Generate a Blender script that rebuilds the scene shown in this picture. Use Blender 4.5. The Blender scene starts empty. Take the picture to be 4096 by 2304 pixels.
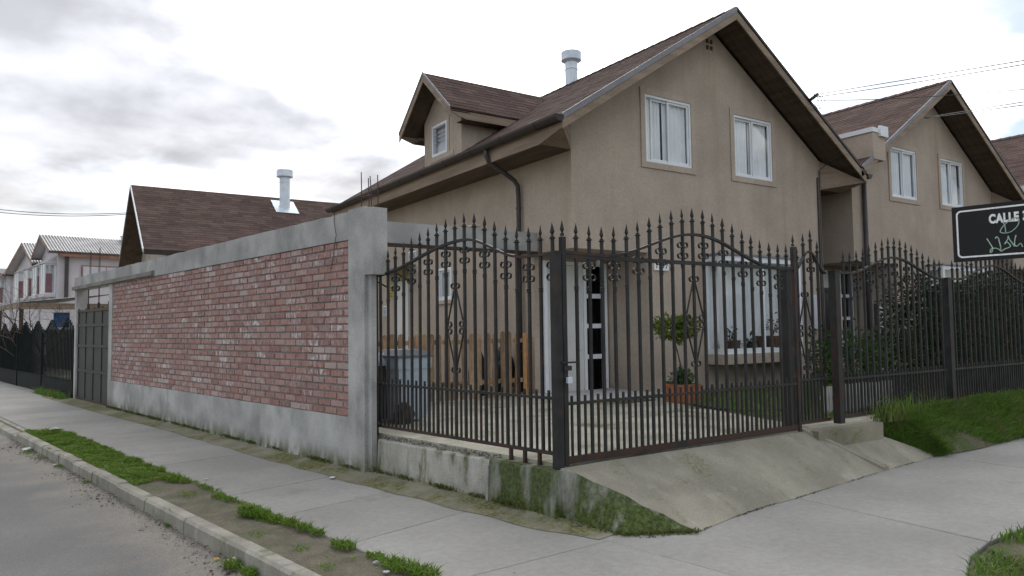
import bpy, bmesh, math, random
from mathutils import Vector, Matrix
R = math.radians
random.seed(7)
scn = bpy.context.scene
COL = scn.collection

# ------------------------------------------------------------------ camera
F, TH, PI_, RO, WA = 2894.31, R(33.91724), R(3.17640), R(-0.76204), R(-9.41155)
fw = Vector((math.sin(TH)*math.cos(PI_), math.cos(TH)*math.cos(PI_), math.sin(PI_)))
r0 = Vector((math.cos(TH), -math.sin(TH), 0)); u0 = r0.cross(fw)
rr = math.cos(RO)*r0 + math.sin(RO)*u0; uu = -math.sin(RO)*r0 + math.cos(RO)*u0
CAMP = Vector((0, 0, 1.6))
cam = bpy.data.cameras.new('camera'); camo = bpy.data.objects.new('camera', cam); COL.objects.link(camo)
cam.sensor_width = 36; cam.lens = 36*F/4096; cam.clip_end = 3000; cam.clip_start = .05
mw = Matrix.Identity(4)
for i in range(3):
    mw[i][0] = rr[i]; mw[i][1] = uu[i]; mw[i][2] = -fw[i]; mw[i][3] = CAMP[i]
camo.matrix_world = mw; scn.camera = camo

# ------------------------------------------------------------------ light: bright broken overcast, sun behind the house
SUN_AZ, SUN_EL = R(24), R(36)          # azimuth from +Y towards +X
sund = Vector((math.sin(SUN_AZ)*math.cos(SUN_EL), math.cos(SUN_AZ)*math.cos(SUN_EL), math.sin(SUN_EL)))
w = bpy.data.worlds.new('World'); scn.world = w; w.use_nodes = True
nt = w.node_tree; nt.nodes.clear()
def wn_(t, **k):
    n = nt.nodes.new(t)
    for a, b in k.items(): setattr(n, a, b)
    return n
def wmath(op, a, b=None, c=None, clamp=False):
    n = wn_('ShaderNodeMath', operation=op); n.use_clamp = clamp
    for i, v in enumerate((a, b, c)):
        if v is None: continue
        if isinstance(v, (int, float)): n.inputs[i].default_value = v
        else: nt.links.new(v, n.inputs[i])
    return n.outputs[0]
out = wn_('ShaderNodeOutputWorld'); mixs = wn_('ShaderNodeMixShader')
bgs = wn_('ShaderNodeBackground'); bgc = wn_('ShaderNodeBackground')
sky = wn_('ShaderNodeTexSky', sky_type='NISHITA'); sky.sun_disc = False
sky.sun_elevation = SUN_EL; sky.sun_rotation = SUN_AZ; sky.air_density = 1.0; sky.dust_density = .6
nt.links.new(sky.outputs[0], bgs.inputs[0]); bgs.inputs[1].default_value = .055
tc = wn_('ShaderNodeTexCoord'); sep = wn_('ShaderNodeSeparateXYZ'); nt.links.new(tc.outputs['Generated'], sep.inputs[0])
den = wmath('ADD', wmath('MAXIMUM', sep.outputs[2], 0.0), .22)
cmb = wn_('ShaderNodeCombineXYZ')
nt.links.new(wmath('DIVIDE', sep.outputs[0], den), cmb.inputs[0]); nt.links.new(wmath('DIVIDE', sep.outputs[1], den), cmb.inputs[1])
def wnoise(scale, detail, off, rough=.5):
    mp = wn_('ShaderNodeMapping'); mp.inputs['Location'].default_value = off; nt.links.new(cmb.outputs[0], mp.inputs[0])
    n = wn_('ShaderNodeTexNoise'); n.inputs['Scale'].default_value = scale; n.inputs['Detail'].default_value = detail
    n.inputs['Roughness'].default_value = rough; n.inputs['Distortion'].default_value = .15
    nt.links.new(mp.outputs[0], n.inputs['Vector']); return n.outputs['Fac']
n1 = wnoise(2.1, 8, (1.1, 4.7, 3)); n2 = wnoise(1.9, 9, (4.3, 9.9, 7)); n3 = wnoise(.9, 4, (2.2, 8.1, 6))
vd = wn_('ShaderNodeVectorMath', operation='DOT_PRODUCT'); nt.links.new(tc.outputs['Generated'], vd.inputs[0]); vd.inputs[1].default_value = sund
glow = wmath('POWER', wmath('MAXIMUM', vd.outputs['Value'], 0.0), 7.0)
def wramp(v, a, b, lo=0., hi=1.):
    n = wn_('ShaderNodeMapRange'); n.interpolation_type = 'SMOOTHSTEP'
    for k, q in zip((1, 2, 3, 4), (a, b, lo, hi)): n.inputs[k].default_value = q
    nt.links.new(v, n.inputs[0]); return n.outputs[0]
# a bank of grey-bellied cumulus to the left of the sun, thin bright cloud elsewhere
az = wmath('MULTIPLY', wmath('ARCTAN2', sep.outputs[0], sep.outputs[1]), 57.3); el = wmath('MULTIPLY', wmath('ARCSINE', sep.outputs[2]), 57.3)
wob = wmath('MULTIPLY', wmath('SUBTRACT', n2, .5), 34.)
edge = wmath('ADD', wmath('SUBTRACT', wmath('SUBTRACT', 36.5, wmath('MULTIPLY', az, .80)), el), wob)
bank = wmath('MULTIPLY', wramp(edge, -2., 13.), wramp(wmath('ADD', wmath('SUBTRACT', el, 7.5), wmath('MULTIPLY', wob, .5)), -3., 4.))
bank = wmath('MULTIPLY', bank, wramp(n3, .25, .6, .8, 1.))
bank = wmath('MULTIPLY', bank, wramp(wmath('ADD', az, wmath('MULTIPLY', wob, .4)), -48., -24.))
n4 = wnoise(4.2, 8, (3.7, 1.2, 4)); thick = wmath('MAXIMUM', wmath('MULTIPLY', bank, wramp(n4, .3, .72, 1.04, .86)), wramp(n2, .56, .74, 0., .4))
lum = wmath('MULTIPLY', wmath('ADD', 1.16, wmath('MULTIPLY', glow, .45)), wmath('SUBTRACT', 1.0, wmath('MULTIPLY', thick, .755)))
tint = wn_('ShaderNodeMix', data_type='RGBA'); tint.inputs[6].default_value = (1, .99, .98, 1); tint.inputs[7].default_value = (.955, .97, 1.045, 1)
nt.links.new(thick, tint.inputs[0])
warm = wn_('ShaderNodeMix', data_type='RGBA'); warm.blend_type = 'MULTIPLY'; nt.links.new(wramp(el, 3., 17., 1., 0.), warm.inputs[0]); nt.links.new(tint.outputs[2], warm.inputs[6]); warm.inputs[7].default_value = (1., .955, .89, 1)
nt.links.new(warm.outputs[2], bgc.inputs[0]); lum = wmath('MULTIPLY', lum, wramp(el, 2., 13., .60, 1.)); nt.links.new(lum, bgc.inputs[1])
covf0 = wmath('ADD', wramp(n1, .45, .68, .06, 1.), wmath('MULTIPLY', glow, 1.3), clamp=True)
covf = wmath('MAXIMUM', covf0, wmath('MULTIPLY', bank, 1.0, clamp=True)); nt.links.new(covf, mixs.inputs[0]); nt.links.new(bgs.outputs[0], mixs.inputs[1]); nt.links.new(bgc.outputs[0], mixs.inputs[2])
nt.links.new(mixs.outputs[0], out.inputs[0])
sl = bpy.data.lights.new('sun', 'SUN'); sl.energy = .5; sl.angle = R(25); sl.color = (1, .95, .88)
so = bpy.data.objects.new('sun', sl); COL.objects.link(so); so.rotation_euler = sund.to_track_quat('Z', 'Y').to_euler()
vs = scn.view_settings; vs.view_transform = 'Standard'; vs.look = 'None'; vs.exposure = 1.1; vs.gamma = 1; vs.use_curve_mapping = False
scn.render.engine = 'CYCLES'; scn.cycles.max_bounces = 6; scn.cycles.transparent_max_bounces = 12

# ------------------------------------------------------------------ helpers
wd = Vector((math.sin(WA), math.cos(WA), 0)); wnv = Vector((math.cos(WA), -math.sin(WA), 0))
WROT = -WA
def WP(wv, n, z=0): return wd*wv + wnv*n + Vector((0, 0, z))

class MB:
    def __init__(s): s.v = []; s.f = []
    def add(s, vs, fs):
        o = len(s.v); s.v += [Vector(v) for v in vs]; s.f += [tuple(i+o for i in f) for f in fs]; return s
    def box(s, x0, x1, y0, y1, z0, z1):
        return s.add([(x0,y0,z0),(x1,y0,z0),(x1,y1,z0),(x0,y1,z0),(x0,y0,z1),(x1,y0,z1),(x1,y1,z1),(x0,y1,z1)],
                     [(0,3,2,1),(4,5,6,7),(0,1,5,4),(1,2,6,5),(2,3,7,6),(3,0,4,7)])
    def prism(s, pts, ext):
        n = len(pts); e = Vector(ext); P = [Vector(p) for p in pts]
        return s.add(P+[p+e for p in P], [tuple(range(n))[::-1], tuple(range(n, 2*n))]+[(i,(i+1)%n,(i+1)%n+n,i+n) for i in range(n)])
    def poly(s, pts): return s.add(pts, [tuple(range(len(pts)))])
    def bar(s, a, b, wx, wy, up=(0,0,1)):       # rectangular bar from a to b
        a = Vector(a); b = Vector(b); d = (b-a).normalized(); up = Vector(up)
        if abs(d.dot(up)) > .98: up = Vector((0,1,0))
        x = d.cross(up).normalized(); y = x.cross(d).normalized()
        c = [(-1,-1),(1,-1),(1,1),(-1,1)]
        return s.add([p+x*(i*wx/2)+y*(j*wy/2) for p in (a,b) for i,j in c], [(0,1,2,3),(7,6,5,4)]+[(i,i+4,(i+1)%4+4,(i+1)%4) for i in range(4)])
    def tube(s, pts, r, n=8, caps=True):
        P = [Vector(p) for p in pts]; rs = r if isinstance(r, (list, tuple)) else [r]*len(P)
        o = len(s.v); px = None
        for i, p in enumerate(P):
            d = (P[min(i+1,len(P)-1)]-P[max(i-1,0)]).normalized()
            if px is None: px = d.orthogonal().normalized()
            px = (px-d*px.dot(d)).normalized(); py = d.cross(px)
            for k in range(n):
                a = 2*math.pi*k/n; s.v.append(p+(px*math.cos(a)+py*math.sin(a))*rs[i])
        for i in range(len(P)-1):
            for k in range(n):
                s.f.append((o+i*n+k, o+i*n+(k+1)%n, o+(i+1)*n+(k+1)%n, o+(i+1)*n+k))
        if caps:
            s.f.append(tuple(o+k for k in range(n))[::-1]); s.f.append(tuple(o+(len(P)-1)*n+k for k in range(n)))
        return s
    def lathe(s, prof, c=(0,0,0), n=20, caps=True):
        c = Vector(c); o = len(s.v)
        for r, z in prof:
            for k in range(n):
                a = 2*math.pi*k/n; s.v.append(c+Vector((r*math.cos(a), r*math.sin(a), z)))
        for i in range(len(prof)-1):
            for k in range(n):
                s.f.append((o+i*n+k, o+i*n+(k+1)%n, o+(i+1)*n+(k+1)%n, o+(i+1)*n+k))
        if caps:
            s.f.append(tuple(o+k for k in range(n))[::-1]); s.f.append(tuple(o+(len(prof)-1)*n+k for k in range(n)))
        return s
    def mesh(s, name, mat, smooth=False, recalc=True):
        me = bpy.data.meshes.new(name); me.from_pydata([tuple(v) for v in s.v], [], s.f)
        if recalc:
            bm = bmesh.new(); bm.from_mesh(me); bmesh.ops.recalc_face_normals(bm, faces=bm.faces); bm.to_mesh(me); bm.free()
        if mat: me.materials.append(mat)
        if smooth:
            for p in me.polygons: p.use_smooth = True
        me.update(); return me
    def build(s, name, mat, parent=None, smooth=False, recalc=True):
        return obj(name, s.mesh(name, mat, smooth, recalc), parent)
def obj(name, data, parent=None, loc=None, rz=None, kind=None):
    o = bpy.data.objects.new(name, data); COL.objects.link(o)
    if parent: o.parent = parent
    if loc is not None: o.location = loc
    if rz is not None: o.rotation_euler = (0, 0, rz)
    if kind: o['kind'] = kind
    return o
def tag(o, label=None, cat=None, group=None, kind=None):
    if label: o['label'] = label
    if cat: o['category'] = cat
    if group: o['group'] = group
    if kind: o['kind'] = kind
    return o
def thing(name, label, cat, loc=(0,0,0), rz=0, group=None):
    return tag(obj(name, None, None, loc, rz), label, cat, group)
def struct(o): o['kind'] = 'structure'; return o

def clip(poly, outline):                    # clip a polygon to a convex ccw outline
    for i in range(len(outline)):
        a = outline[i]; b = outline[(i+1) % len(outline)]; res = []
        side = lambda p: (b[0]-a[0])*(p[1]-a[1])-(b[1]-a[1])*(p[0]-a[0])
        for j in range(len(poly)):
            p, q = poly[j], poly[(j+1) % len(poly)]; sp, sq = side(p), side(q)
            if sp >= -1e-9: res.append(p)
            if (sp > 1e-9 and sq < -1e-9) or (sp < -1e-9 and sq > 1e-9):
                t = sp/(sp-sq); res.append((p[0]+(q[0]-p[0])*t, p[1]+(q[1]-p[1])*t))
        poly = res
        if len(poly) < 3: return []
    return poly
def wall(mb, outline, holes, f, depth=.14, cell=1.2):      # f(u,v,d) -> 3D ; d = depth into the house
    us = sorted({p[0] for p in outline} | {h[0] for h in holes} | {h[1] for h in holes})
    vs_ = sorted({p[1] for p in outline} | {h[2] for h in holes} | {h[3] for h in holes})
    for i in range(len(us)-1):
        for j in range(len(vs_)-1):
            uc, vc = (us[i]+us[i+1])/2, (vs_[j]+vs_[j+1])/2
            if any(h[0] < uc < h[1] and h[2] < vc < h[3] for h in holes): continue
            pl = clip([(us[i],vs_[j]),(us[i+1],vs_[j]),(us[i+1],vs_[j+1]),(us[i],vs_[j+1])], outline)
            if len(pl) > 2: mb.poly([f(u,v,0) for u,v in pl])
    for h in holes:
        c = [(h[0],h[2]),(h[1],h[2]),(h[1],h[3]),(h[0],h[3])]
        for k in range(4):
            a, b = c[k], c[(k+1)%4]; mb.poly([f(*a,0), f(*b,0), f(*b,depth), f(*a,depth)])
    return mb

# ------------------------------------------------------------------ materials
def newmat(name):
    m = bpy.data.materials.new(name); m.use_nodes = True; t = m.node_tree; t.nodes.clear()
    o = t.nodes.new('ShaderNodeOutputMaterial'); b = t.nodes.new('ShaderNodeBsdfPrincipled'); t.links.new(b.outputs[0], o.inputs[0])
    return m, t, b
class NT:
    def __init__(s, t): s.t = t; g = t.nodes.new('ShaderNodeNewGeometry'); s.pos = g.outputs['Position']; s.isl = g.outputs['Random Per Island']; s.nor = g.outputs['Normal']
    def noise(s, scale, detail=4, stretch=(1,1,1), off=(0,0,0), rough=.55, dist=0):
        mp = s.t.nodes.new('ShaderNodeMapping'); mp.inputs['Scale'].default_value = stretch; mp.inputs['Location'].default_value = off; s.t.links.new(s.pos, mp.inputs[0])
        n = s.t.nodes.new('ShaderNodeTexNoise'); n.inputs['Scale'].default_value = scale; n.inputs['Detail'].default_value = detail
        n.inputs['Roughness'].default_value = rough; n.inputs['Distortion'].default_value = dist
        s.t.links.new(mp.outputs[0], n.inputs['Vector']); return n.outputs['Fac']
    def ramp(s, fac, a, b, lo=0, hi=1):
        m = s.t.nodes.new('ShaderNodeMapRange'); m.interpolation_type = 'SMOOTHSTEP'
        m.inputs[1].default_value = a; m.inputs[2].default_value = b; m.inputs[3].default_value = lo; m.inputs[4].default_value = hi
        s.t.links.new(fac, m.inputs[0]); return m.outputs[0]
    def math(s, op, a, b, clamp=False):
        n = s.t.nodes.new('ShaderNodeMath'); n.operation = op; n.use_clamp = clamp
        for i, v in enumerate((a, b)):
            if isinstance(v, (int, float)): n.inputs[i].default_value = v
            else: s.t.links.new(v, n.inputs[i])
        return n.outputs[0]
    def mix(s, fac, a, b, blend='MIX'):
        n = s.t.nodes.new('ShaderNodeMix'); n.data_type = 'RGBA'; n.blend_type = blend
        for i, v in ((0, fac), (6, a), (7, b)):
            if isinstance(v, (int, float)): n.inputs[i].default_value = v
            elif isinstance(v, tuple): n.inputs[i].default_value = (*v, 1) if len(v) == 3 else v
            else: s.t.links.new(v, n.inputs[i])
        return n.outputs[2]
    def z(s):
        n = s.t.nodes.new('ShaderNodeSeparateXYZ'); s.t.links.new(s.pos, n.inputs[0]); return n.outputs[2]
    def rnd(s):
        i = s.t.nodes.new('ShaderNodeObjectInfo'); return s.math('FRACT', s.math('ADD', i.outputs['Random'], s.isl), 0)
    def bump(s, b, h, strength, dist=.01):
        n = s.t.nodes.new('ShaderNodeBump'); n.inputs['Strength'].default_value = strength; n.inputs['Distance'].default_value = dist
        s.t.links.new(h, n.inputs['Height']); s.t.links.new(n.outputs[0], b.inputs['Normal'])
def mul(c, k): return tuple(x*k for x in c)
def basic(name, col, rough=.8, var=.25, scale=3, fine=60, finevar=.12, bump=.2, bdist=.004, metal=0, tint=None, spec=.3, isl=0, stretch=(1,1,1)):
    m, t, b = newmat(name); g = NT(t)
    n = g.noise(scale, 5, stretch); c = g.mix(g.ramp(n, .3, .7), mul(col, 1-var), tint or mul(col, 1+var))
    nf = g.noise(fine, 3, stretch); c = g.mix(g.ramp(nf, .3, .7, 0, 1), g.mix(1.0, c, (1-finevar,)*3, 'MULTIPLY'), g.mix(1.0, c, (1+finevar,)*3, 'MULTIPLY'))
    if isl:
        k = t.nodes.new('ShaderNodeMapRange'); k.inputs[3].default_value = 1-isl; k.inputs[4].default_value = 1+isl; t.links.new(g.rnd(), k.inputs[0])
        cc = t.nodes.new('ShaderNodeCombineColor')
        for i in range(3): t.links.new(k.outputs[0], cc.inputs[i])
        c = g.mix(1.0, c, cc.outputs[0], 'MULTIPLY')
    t.links.new(c, b.inputs['Base Color']); b.inputs['Roughness'].default_value = rough; b.inputs['Metallic'].default_value = metal; b.inputs['Specular IOR Level'].default_value = spec
    if bump: g.bump(b, nf, bump, bdist)
    return m

def stucco(name, col):
    m, t, b = newmat(name); g = NT(t)
    c = g.mix(g.ramp(g.noise(.9, 7, (1,1,1), (0,0,0), .62), .3, .72), mul(col, .86), mul(col, 1.08))
    st = g.ramp(g.noise(1.0, 6, (3.2, 3.2, .28), (0,0,0), .6), .47, .76, 0, .45)                # rain streaks
    c = g.mix(st, c, (col[0]*.74, col[1]*.67, col[2]*.60))
    dirt = g.math('MULTIPLY', g.ramp(g.z(), .4, 1.3, 1, 0), g.ramp(g.noise(2.2, 6), .35, .65, 0, .5)); c = g.mix(dirt, c, (col[0]*.6, col[1]*.58, col[2]*.55))
    c = g.mix(g.ramp(g.noise(22, 4), .3, .7), g.mix(1., c, (.93,)*3, 'MULTIPLY'), g.mix(1., c, (1.06,)*3, 'MULTIPLY'))
    nf = g.noise(95, 3); c = g.mix(g.ramp(nf, .3, .7), g.mix(1., c, (.86,)*3, 'MULTIPLY'), g.mix(1., c, (1.12,)*3, 'MULTIPLY'))
    t.links.new(c, b.inputs['Base Color']); b.inputs['Roughness'].default_value = .92; b.inputs['Specular IOR Level'].default_value = .2
    g.bump(b, nf, .5, .006); return m
STUC = stucco('stucco', (.432, .361, .297))
STUC2 = stucco('stucco_trim', (.455, .382, .315))
STUCW = basic('white_render', (.56,.53,.55), .9, .06, 1.5, 40, .05)

def brickmat():
    m, t, b = newmat('brick'); g = NT(t); r = g.rnd()
    cr = t.nodes.new('ShaderNodeValToRGB'); t.links.new(r, cr.inputs[0]); e = cr.color_ramp; e.interpolation = 'LINEAR'
    cols = [(0, (.22,.095,.08)), (.18, (.29,.13,.105)), (.4, (.33,.175,.15)), (.6, (.30,.135,.115)), (.78, (.38,.25,.22)), (.9, (.20,.095,.085)), (1, (.44,.345,.315))]
    e.elements[0].position = 0; e.elements[0].color = (*cols[0][1], 1); e.elements[1].position = 1; e.elements[1].color = (*cols[-1][1], 1)
    for p, c in cols[1:-1]:
        x = e.elements.new(p); x.color = (*c, 1)
    n = g.noise(28, 4, (1,1,1)); c = g.mix(g.ramp(n, .35, .7), cr.outputs[0], g.mix(.35, cr.outputs[0], (.45,.33,.28)))
    eff = g.ramp(g.noise(17, 5, (1,1,.6), (3,1,7), .65), .44, .66)                  # lime bloom
    big = g.ramp(g.noise(.9, 3, (1,1,1.3), (1,5,2)), .42, .62, .3, 1)
    cpl = g.ramp(g.math('FRACT', g.math('MULTIPLY', r, 7.31), 0), .66, .98, .45, 1.9)
    c = g.mix(g.math('MULTIPLY', g.math('MULTIPLY', eff, big), cpl, True), c, (.58,.54,.54))
    c = g.mix(.06, c, (.30,.24,.22)); t.links.new(c, b.inputs['Base Color']); b.inputs['Roughness'].default_value = .9; g.bump(b, n, .5, .006); return m
BRICK = brickmat()
MORTAR = basic('mortar', (.205,.185,.17), .95, .2, 5, 90, .2, .6, .008)

def concrete(name, col, moss=0, mosslow=0, zlow=.25, streak=.5, white=.0, mossoff=(2,4,1), mstretch=(3,3,.7), mcol=(.07,.085,.022), bmp=.45):
    m, t, b = newmat(name); g = NT(t)
    c = g.mix(g.ramp(g.noise(1.6, 6), .3, .7), mul(col, .75), mul(col, 1.15))
    c = g.mix(g.ramp(g.noise(2.0, 6, (1.2,1.2,.8), (5,2,0), .6), .47, .75, 0, streak), c, (col[0]*.55, col[1]*.55, col[2]*.56))
    if white: c = g.mix(g.ramp(g.noise(2.4, 4, (2,2,.5), (7,7,3)), .58, .72, 0, white), c, (.62,.61,.6))
    nf = g.noise(75, 4); c = g.mix(g.ramp(nf, .3, .7), g.mix(1., c, (.86,)*3, 'MULTIPLY'), g.mix(1., c, (1.1,)*3, 'MULTIPLY'))
    if moss or mosslow:
        mn = g.noise(1.7, 6, mstretch, mossoff, .62)
        a = g.ramp(mn, .58-moss*.3, .80-moss*.3, 0, .92) if moss else None
        if mosslow:
            low = g.ramp(g.z(), 0.0, zlow, 1, 0); l2 = g.math('MULTIPLY', low, g.ramp(g.noise(3.5, 5, (2,2,.8)), .3, .6, 0, mosslow))
            a = g.math('ADD', a, l2, True) if a is not None else l2
        mc = g.mix(g.ramp(g.noise(30, 5, (1,1,1), (0,0,0), .7), .3, .7), mul(mcol, .4), mul(mcol, 1.7))
        c = g.mix(a, c, mc)
    t.links.new(c, b.inputs['Base Color']); b.inputs['Roughness'].default_value = .93; b.inputs['Specular IOR Level'].default_value = .25
    g.bump(b, g.math('ADD', nf, g.noise(9, 5)), bmp, .008); return m
CONC = concrete('wall_concrete', (.43,.425,.41), 0, .95, .30, .8)
CONCD = concrete('beam_concrete', (.40,.395,.385), 0, 0, .25, .8)
RETC = concrete('retaining_concrete', (.40,.385,.345), .36, .8, .16, .5, .35, (2,4,1), (3.5,3.5,1.0), (.085,.09,.035))
RETM = concrete('mossy_retaining_concrete', (.30,.29,.26), .86, .8, .2, .5, .4, (2.4,4.2,1), (2.4,2.4,.55), (.055,.075,.02))
RAMPC = concrete('ramp_concrete', (.285,.265,.21), .2, .0, .2, .2, .16, (9,2,5), (2.2,.9,1), (.19,.18,.115), .3)
FILLET = concrete('mossy_fillet', (.25,.235,.18), .55, .3, .1, .4, 0, (1,8,2), (1.2,1.2,1.2), (.125,.125,.055))
YARDC = concrete('yard_concrete', (.41,.39,.32), .34, 0, .2, .3, .15, (4,4,4), (1,1,1), (.11,.12,.055))
def slabmat():
    m, t, b = newmat('sidewalk_concrete'); g = NT(t)
    i = t.nodes.new('ShaderNodeObjectInfo'); k = g.ramp(i.outputs['Random'], 0, 1, .94, 1.05)
    c = g.mix(g.ramp(g.noise(.8, 6), .3, .7), (.262,.254,.235), (.32,.311,.29))
    c = g.mix(g.ramp(g.noise(2.5, 6, (1,1,1), (4,9,1)), .58, .8, 0, .5), c, (.19,.18,.155))
    c = g.mix(g.ramp(g.noise(9, 6, (1,1,1), (8,1,3), .7), .64, .74, 0, .55), c, (.15,.142,.128))
    c = g.mix(g.ramp(g.noise(38, 2, (1,1,1), (1,3,3)), .70, .76, 0, .8), c, (.12,.11,.10))
    c = g.mix(g.ramp(g.noise(16, 5, (1,1,1), (3,3,1), .65), .3, .7), g.mix(1., c, (.92,)*3, 'MULTIPLY'), g.mix(1., c, (1.07,)*3, 'MULTIPLY'))
    nf = g.noise(120, 3); c = g.mix(g.ramp(nf, .3, .7), g.mix(1., c, (.88,)*3, 'MULTIPLY'), g.mix(1., c, (1.1,)*3, 'MULTIPLY'))
    cc = t.nodes.new('ShaderNodeCombineColor')
    for q in range(3): t.links.new(k, cc.inputs[q])
    c = g.mix(1., c, cc.outputs[0], 'MULTIPLY')
    t.links.new(c, b.inputs['Base Color']); b.inputs['Roughness'].default_value = .9; b.inputs['Specular IOR Level'].default_value = .25
    g.bump(b, nf, .3, .004); return m
SLAB = slabmat()
KERB = concrete('kerb_concrete', (.30,.285,.24), .12, .0, .1, .6, .25, (3,3,3), (2,2,2))
def asphaltmat():
    m, t, b = newmat('asphalt'); g = NT(t)
    c = g.mix(g.ramp(g.noise(.6, 5), .3, .7), (.095,.094,.092), (.125,.122,.117))
    c = g.mix(g.ramp(g.noise(1.2, 6, (1,1,1), (4,1,0)), .55, .75, 0, .6), c, (.165,.155,.14))
    dt = t.nodes.new('ShaderNodeVectorMath'); dt.operation = 'DOT_PRODUCT'; t.links.new(g.pos, dt.inputs[0]); dt.inputs[1].default_value = wnv
    dn = g.math('ADD', dt.outputs['Value'], g.math('MULTIPLY', g.math('SUBTRACT', g.noise(1.6, 6, (1,1,1), (2,7,0)), .5), 1.3))
    c = g.mix(g.math('MULTIPLY', g.ramp(dn, 1.45, 2.3), g.ramp(g.noise(22, 4), .25, .6, .45, 1)), c, (.20,.178,.148))
    v = g.noise(75, 4, (1,1,1), (0,0,0), .75); c = g.mix(g.ramp(v, .32, .7), g.mix(1., c, (.74,)*3, 'MULTIPLY'), g.mix(1., c, (1.25,)*3, 'MULTIPLY'))
    t.links.new(c, b.inputs['Base Color']); b.inputs['Roughness'].default_value = .85; g.bump(b, v, .3, .004); return m
ASPH = asphaltmat()
DUST = basic('road_dust', (.21,.195,.17), .95, .3, 4, 110, .3, .5, .006)
def dirtmat(name, c0, c1, gr):
    m, t, b = newmat(name); g = NT(t)
    c = g.mix(g.ramp(g.noise(5, 6), .3, .7), c0, c1); c = g.mix(g.ramp(g.noise(2.6, 5, (1,1,1), (3,3,3)), .48, .64, 0, gr), c, (.06,.085,.022))
    nf = g.noise(70, 4); c = g.mix(g.ramp(nf, .3, .7), g.mix(1., c, (.7,)*3, 'MULTIPLY'), g.mix(1., c, (1.25,)*3, 'MULTIPLY'))
    t.links.new(c, b.inputs['Base Color']); b.inputs['Roughness'].default_value = .95; g.bump(b, nf, .8, .015); return m
DIRT = dirtmat('dirt', (.10,.088,.06), (.15,.132,.092), .5)
TURF = dirtmat('turf', (.09,.08,.05), (.13,.115,.07), .9)
LOT = dirtmat('garden_soil', (.05,.05,.03), (.085,.08,.05), .9)
def grassmat(name, a, b_, c_):
    m, t, b = newmat(name); g = NT(t)
    rv = g.rnd(); c = g.mix(rv, a, b_); c = g.mix(g.ramp(g.noise(1.8, 4), .45, .7), c, c_)
    if 'grass' in name: c = g.mix(g.ramp(g.math('FRACT', g.math('MULTIPLY', rv, 13.7), 0), .86, .9, 0, .6), c, (.26,.235,.10))
    t.links.new(c, b.inputs['Base Color']); b.inputs['Roughness'].default_value = .7; b.inputs['Specular IOR Level'].default_value = .25
    b.inputs['Subsurface Weight'].default_value = 0
    tr = t.nodes.new('ShaderNodeBsdfTranslucent'); t.links.new(c, tr.inputs[0]); mx = t.nodes.new('ShaderNodeMixShader'); mx.inputs[0].default_value = .3
    o = [n for n in t.nodes if n.type == 'OUTPUT_MATERIAL'][0]
    t.links.new(b.outputs[0], mx.inputs[1]); t.links.new(tr.outputs[0], mx.inputs[2]); t.links.new(mx.outputs[0], o.inputs[0]); return m
GRASS = grassmat('grass', (.085,.175,.016), (.17,.28,.035), (.135,.20,.03))
GRASSD = grassmat('dark_grass', (.075,.17,.022), (.15,.25,.04), (.15,.20,.055))
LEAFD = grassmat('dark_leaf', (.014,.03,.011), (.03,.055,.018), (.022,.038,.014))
LEAFM = grassmat('mid_leaf', (.03,.07,.02), (.06,.11,.03), (.05,.08,.03))
LEAFY = grassmat('variegated_leaf', (.045,.10,.02), (.25,.26,.05), (.10,.15,.03))

def shinglemat():
    m, t, b = newmat('shingle'); g = NT(t)
    c = g.mix(g.rnd(), (.072,.050,.045), (.112,.080,.071)); c = g.mix(g.ramp(g.noise(1.2, 5), .35, .7), c, g.mix(1., c, (1.2,1.15,1.1), 'MULTIPLY'))
    nf = g.noise(140, 2); c = g.mix(g.ramp(nf, .3, .7), g.mix(1., c, (.75,)*3, 'MULTIPLY'), g.mix(1., c, (1.25,)*3, 'MULTIPLY'))
    t.links.new(c, b.inputs['Base Color']); b.inputs['Roughness'].default_value = 1.0; b.inputs['Specular IOR Level'].default_value = .08; g.bump(b, nf, .4, .003); return m
SHING = shinglemat()
DECK = basic('roof_felt', (.07,.048,.04), .95)
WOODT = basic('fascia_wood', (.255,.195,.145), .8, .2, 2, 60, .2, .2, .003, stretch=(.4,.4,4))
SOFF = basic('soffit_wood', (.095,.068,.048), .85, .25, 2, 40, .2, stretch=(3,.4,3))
GALV = basic('grey_flashing', (.20,.20,.215), .5, .12, 4, 60, .06, 0, metal=.3)
GUT = basic('brown_gutter', (.034,.024,.021), .45, .15, 3, 50, .1, 0, spec=.3)
PIPED = basic('dark_pipe', (.05,.042,.042), .5, .2, 5, 60, .1, 0, spec=.4)
ZINC = basic('zinc', (.62,.68,.74), .42, .08, 4, 30, .04, 0, metal=.25)
WHITE = basic('white_frame', (.72,.74,.77), .45, .04, 3, 40, .03, 0, spec=.5)
DOORW = basic('white_door', (.60,.595,.57), .55, .04, 2, 40, .03, 0)
STEPW = basic('pale_step', (.42,.41,.40), .8, .1, 3, 50, .08)
CURT = basic('curtain', (.80,.80,.80), .9, .06, 3, 40, .03, 0)
CURTB = basic('pale_blind', (.55,.55,.58), .9, .06, 3, 40, .03, 0)
RED = basic('reflection_pink', (.38,.20,.20), .9, .1)  # dull pink that paints in reflections in the far bay windows
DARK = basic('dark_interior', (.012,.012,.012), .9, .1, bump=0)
DARKP = basic('dark_panel', (.014,.014,.016), .35, .1, bump=0)
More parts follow.
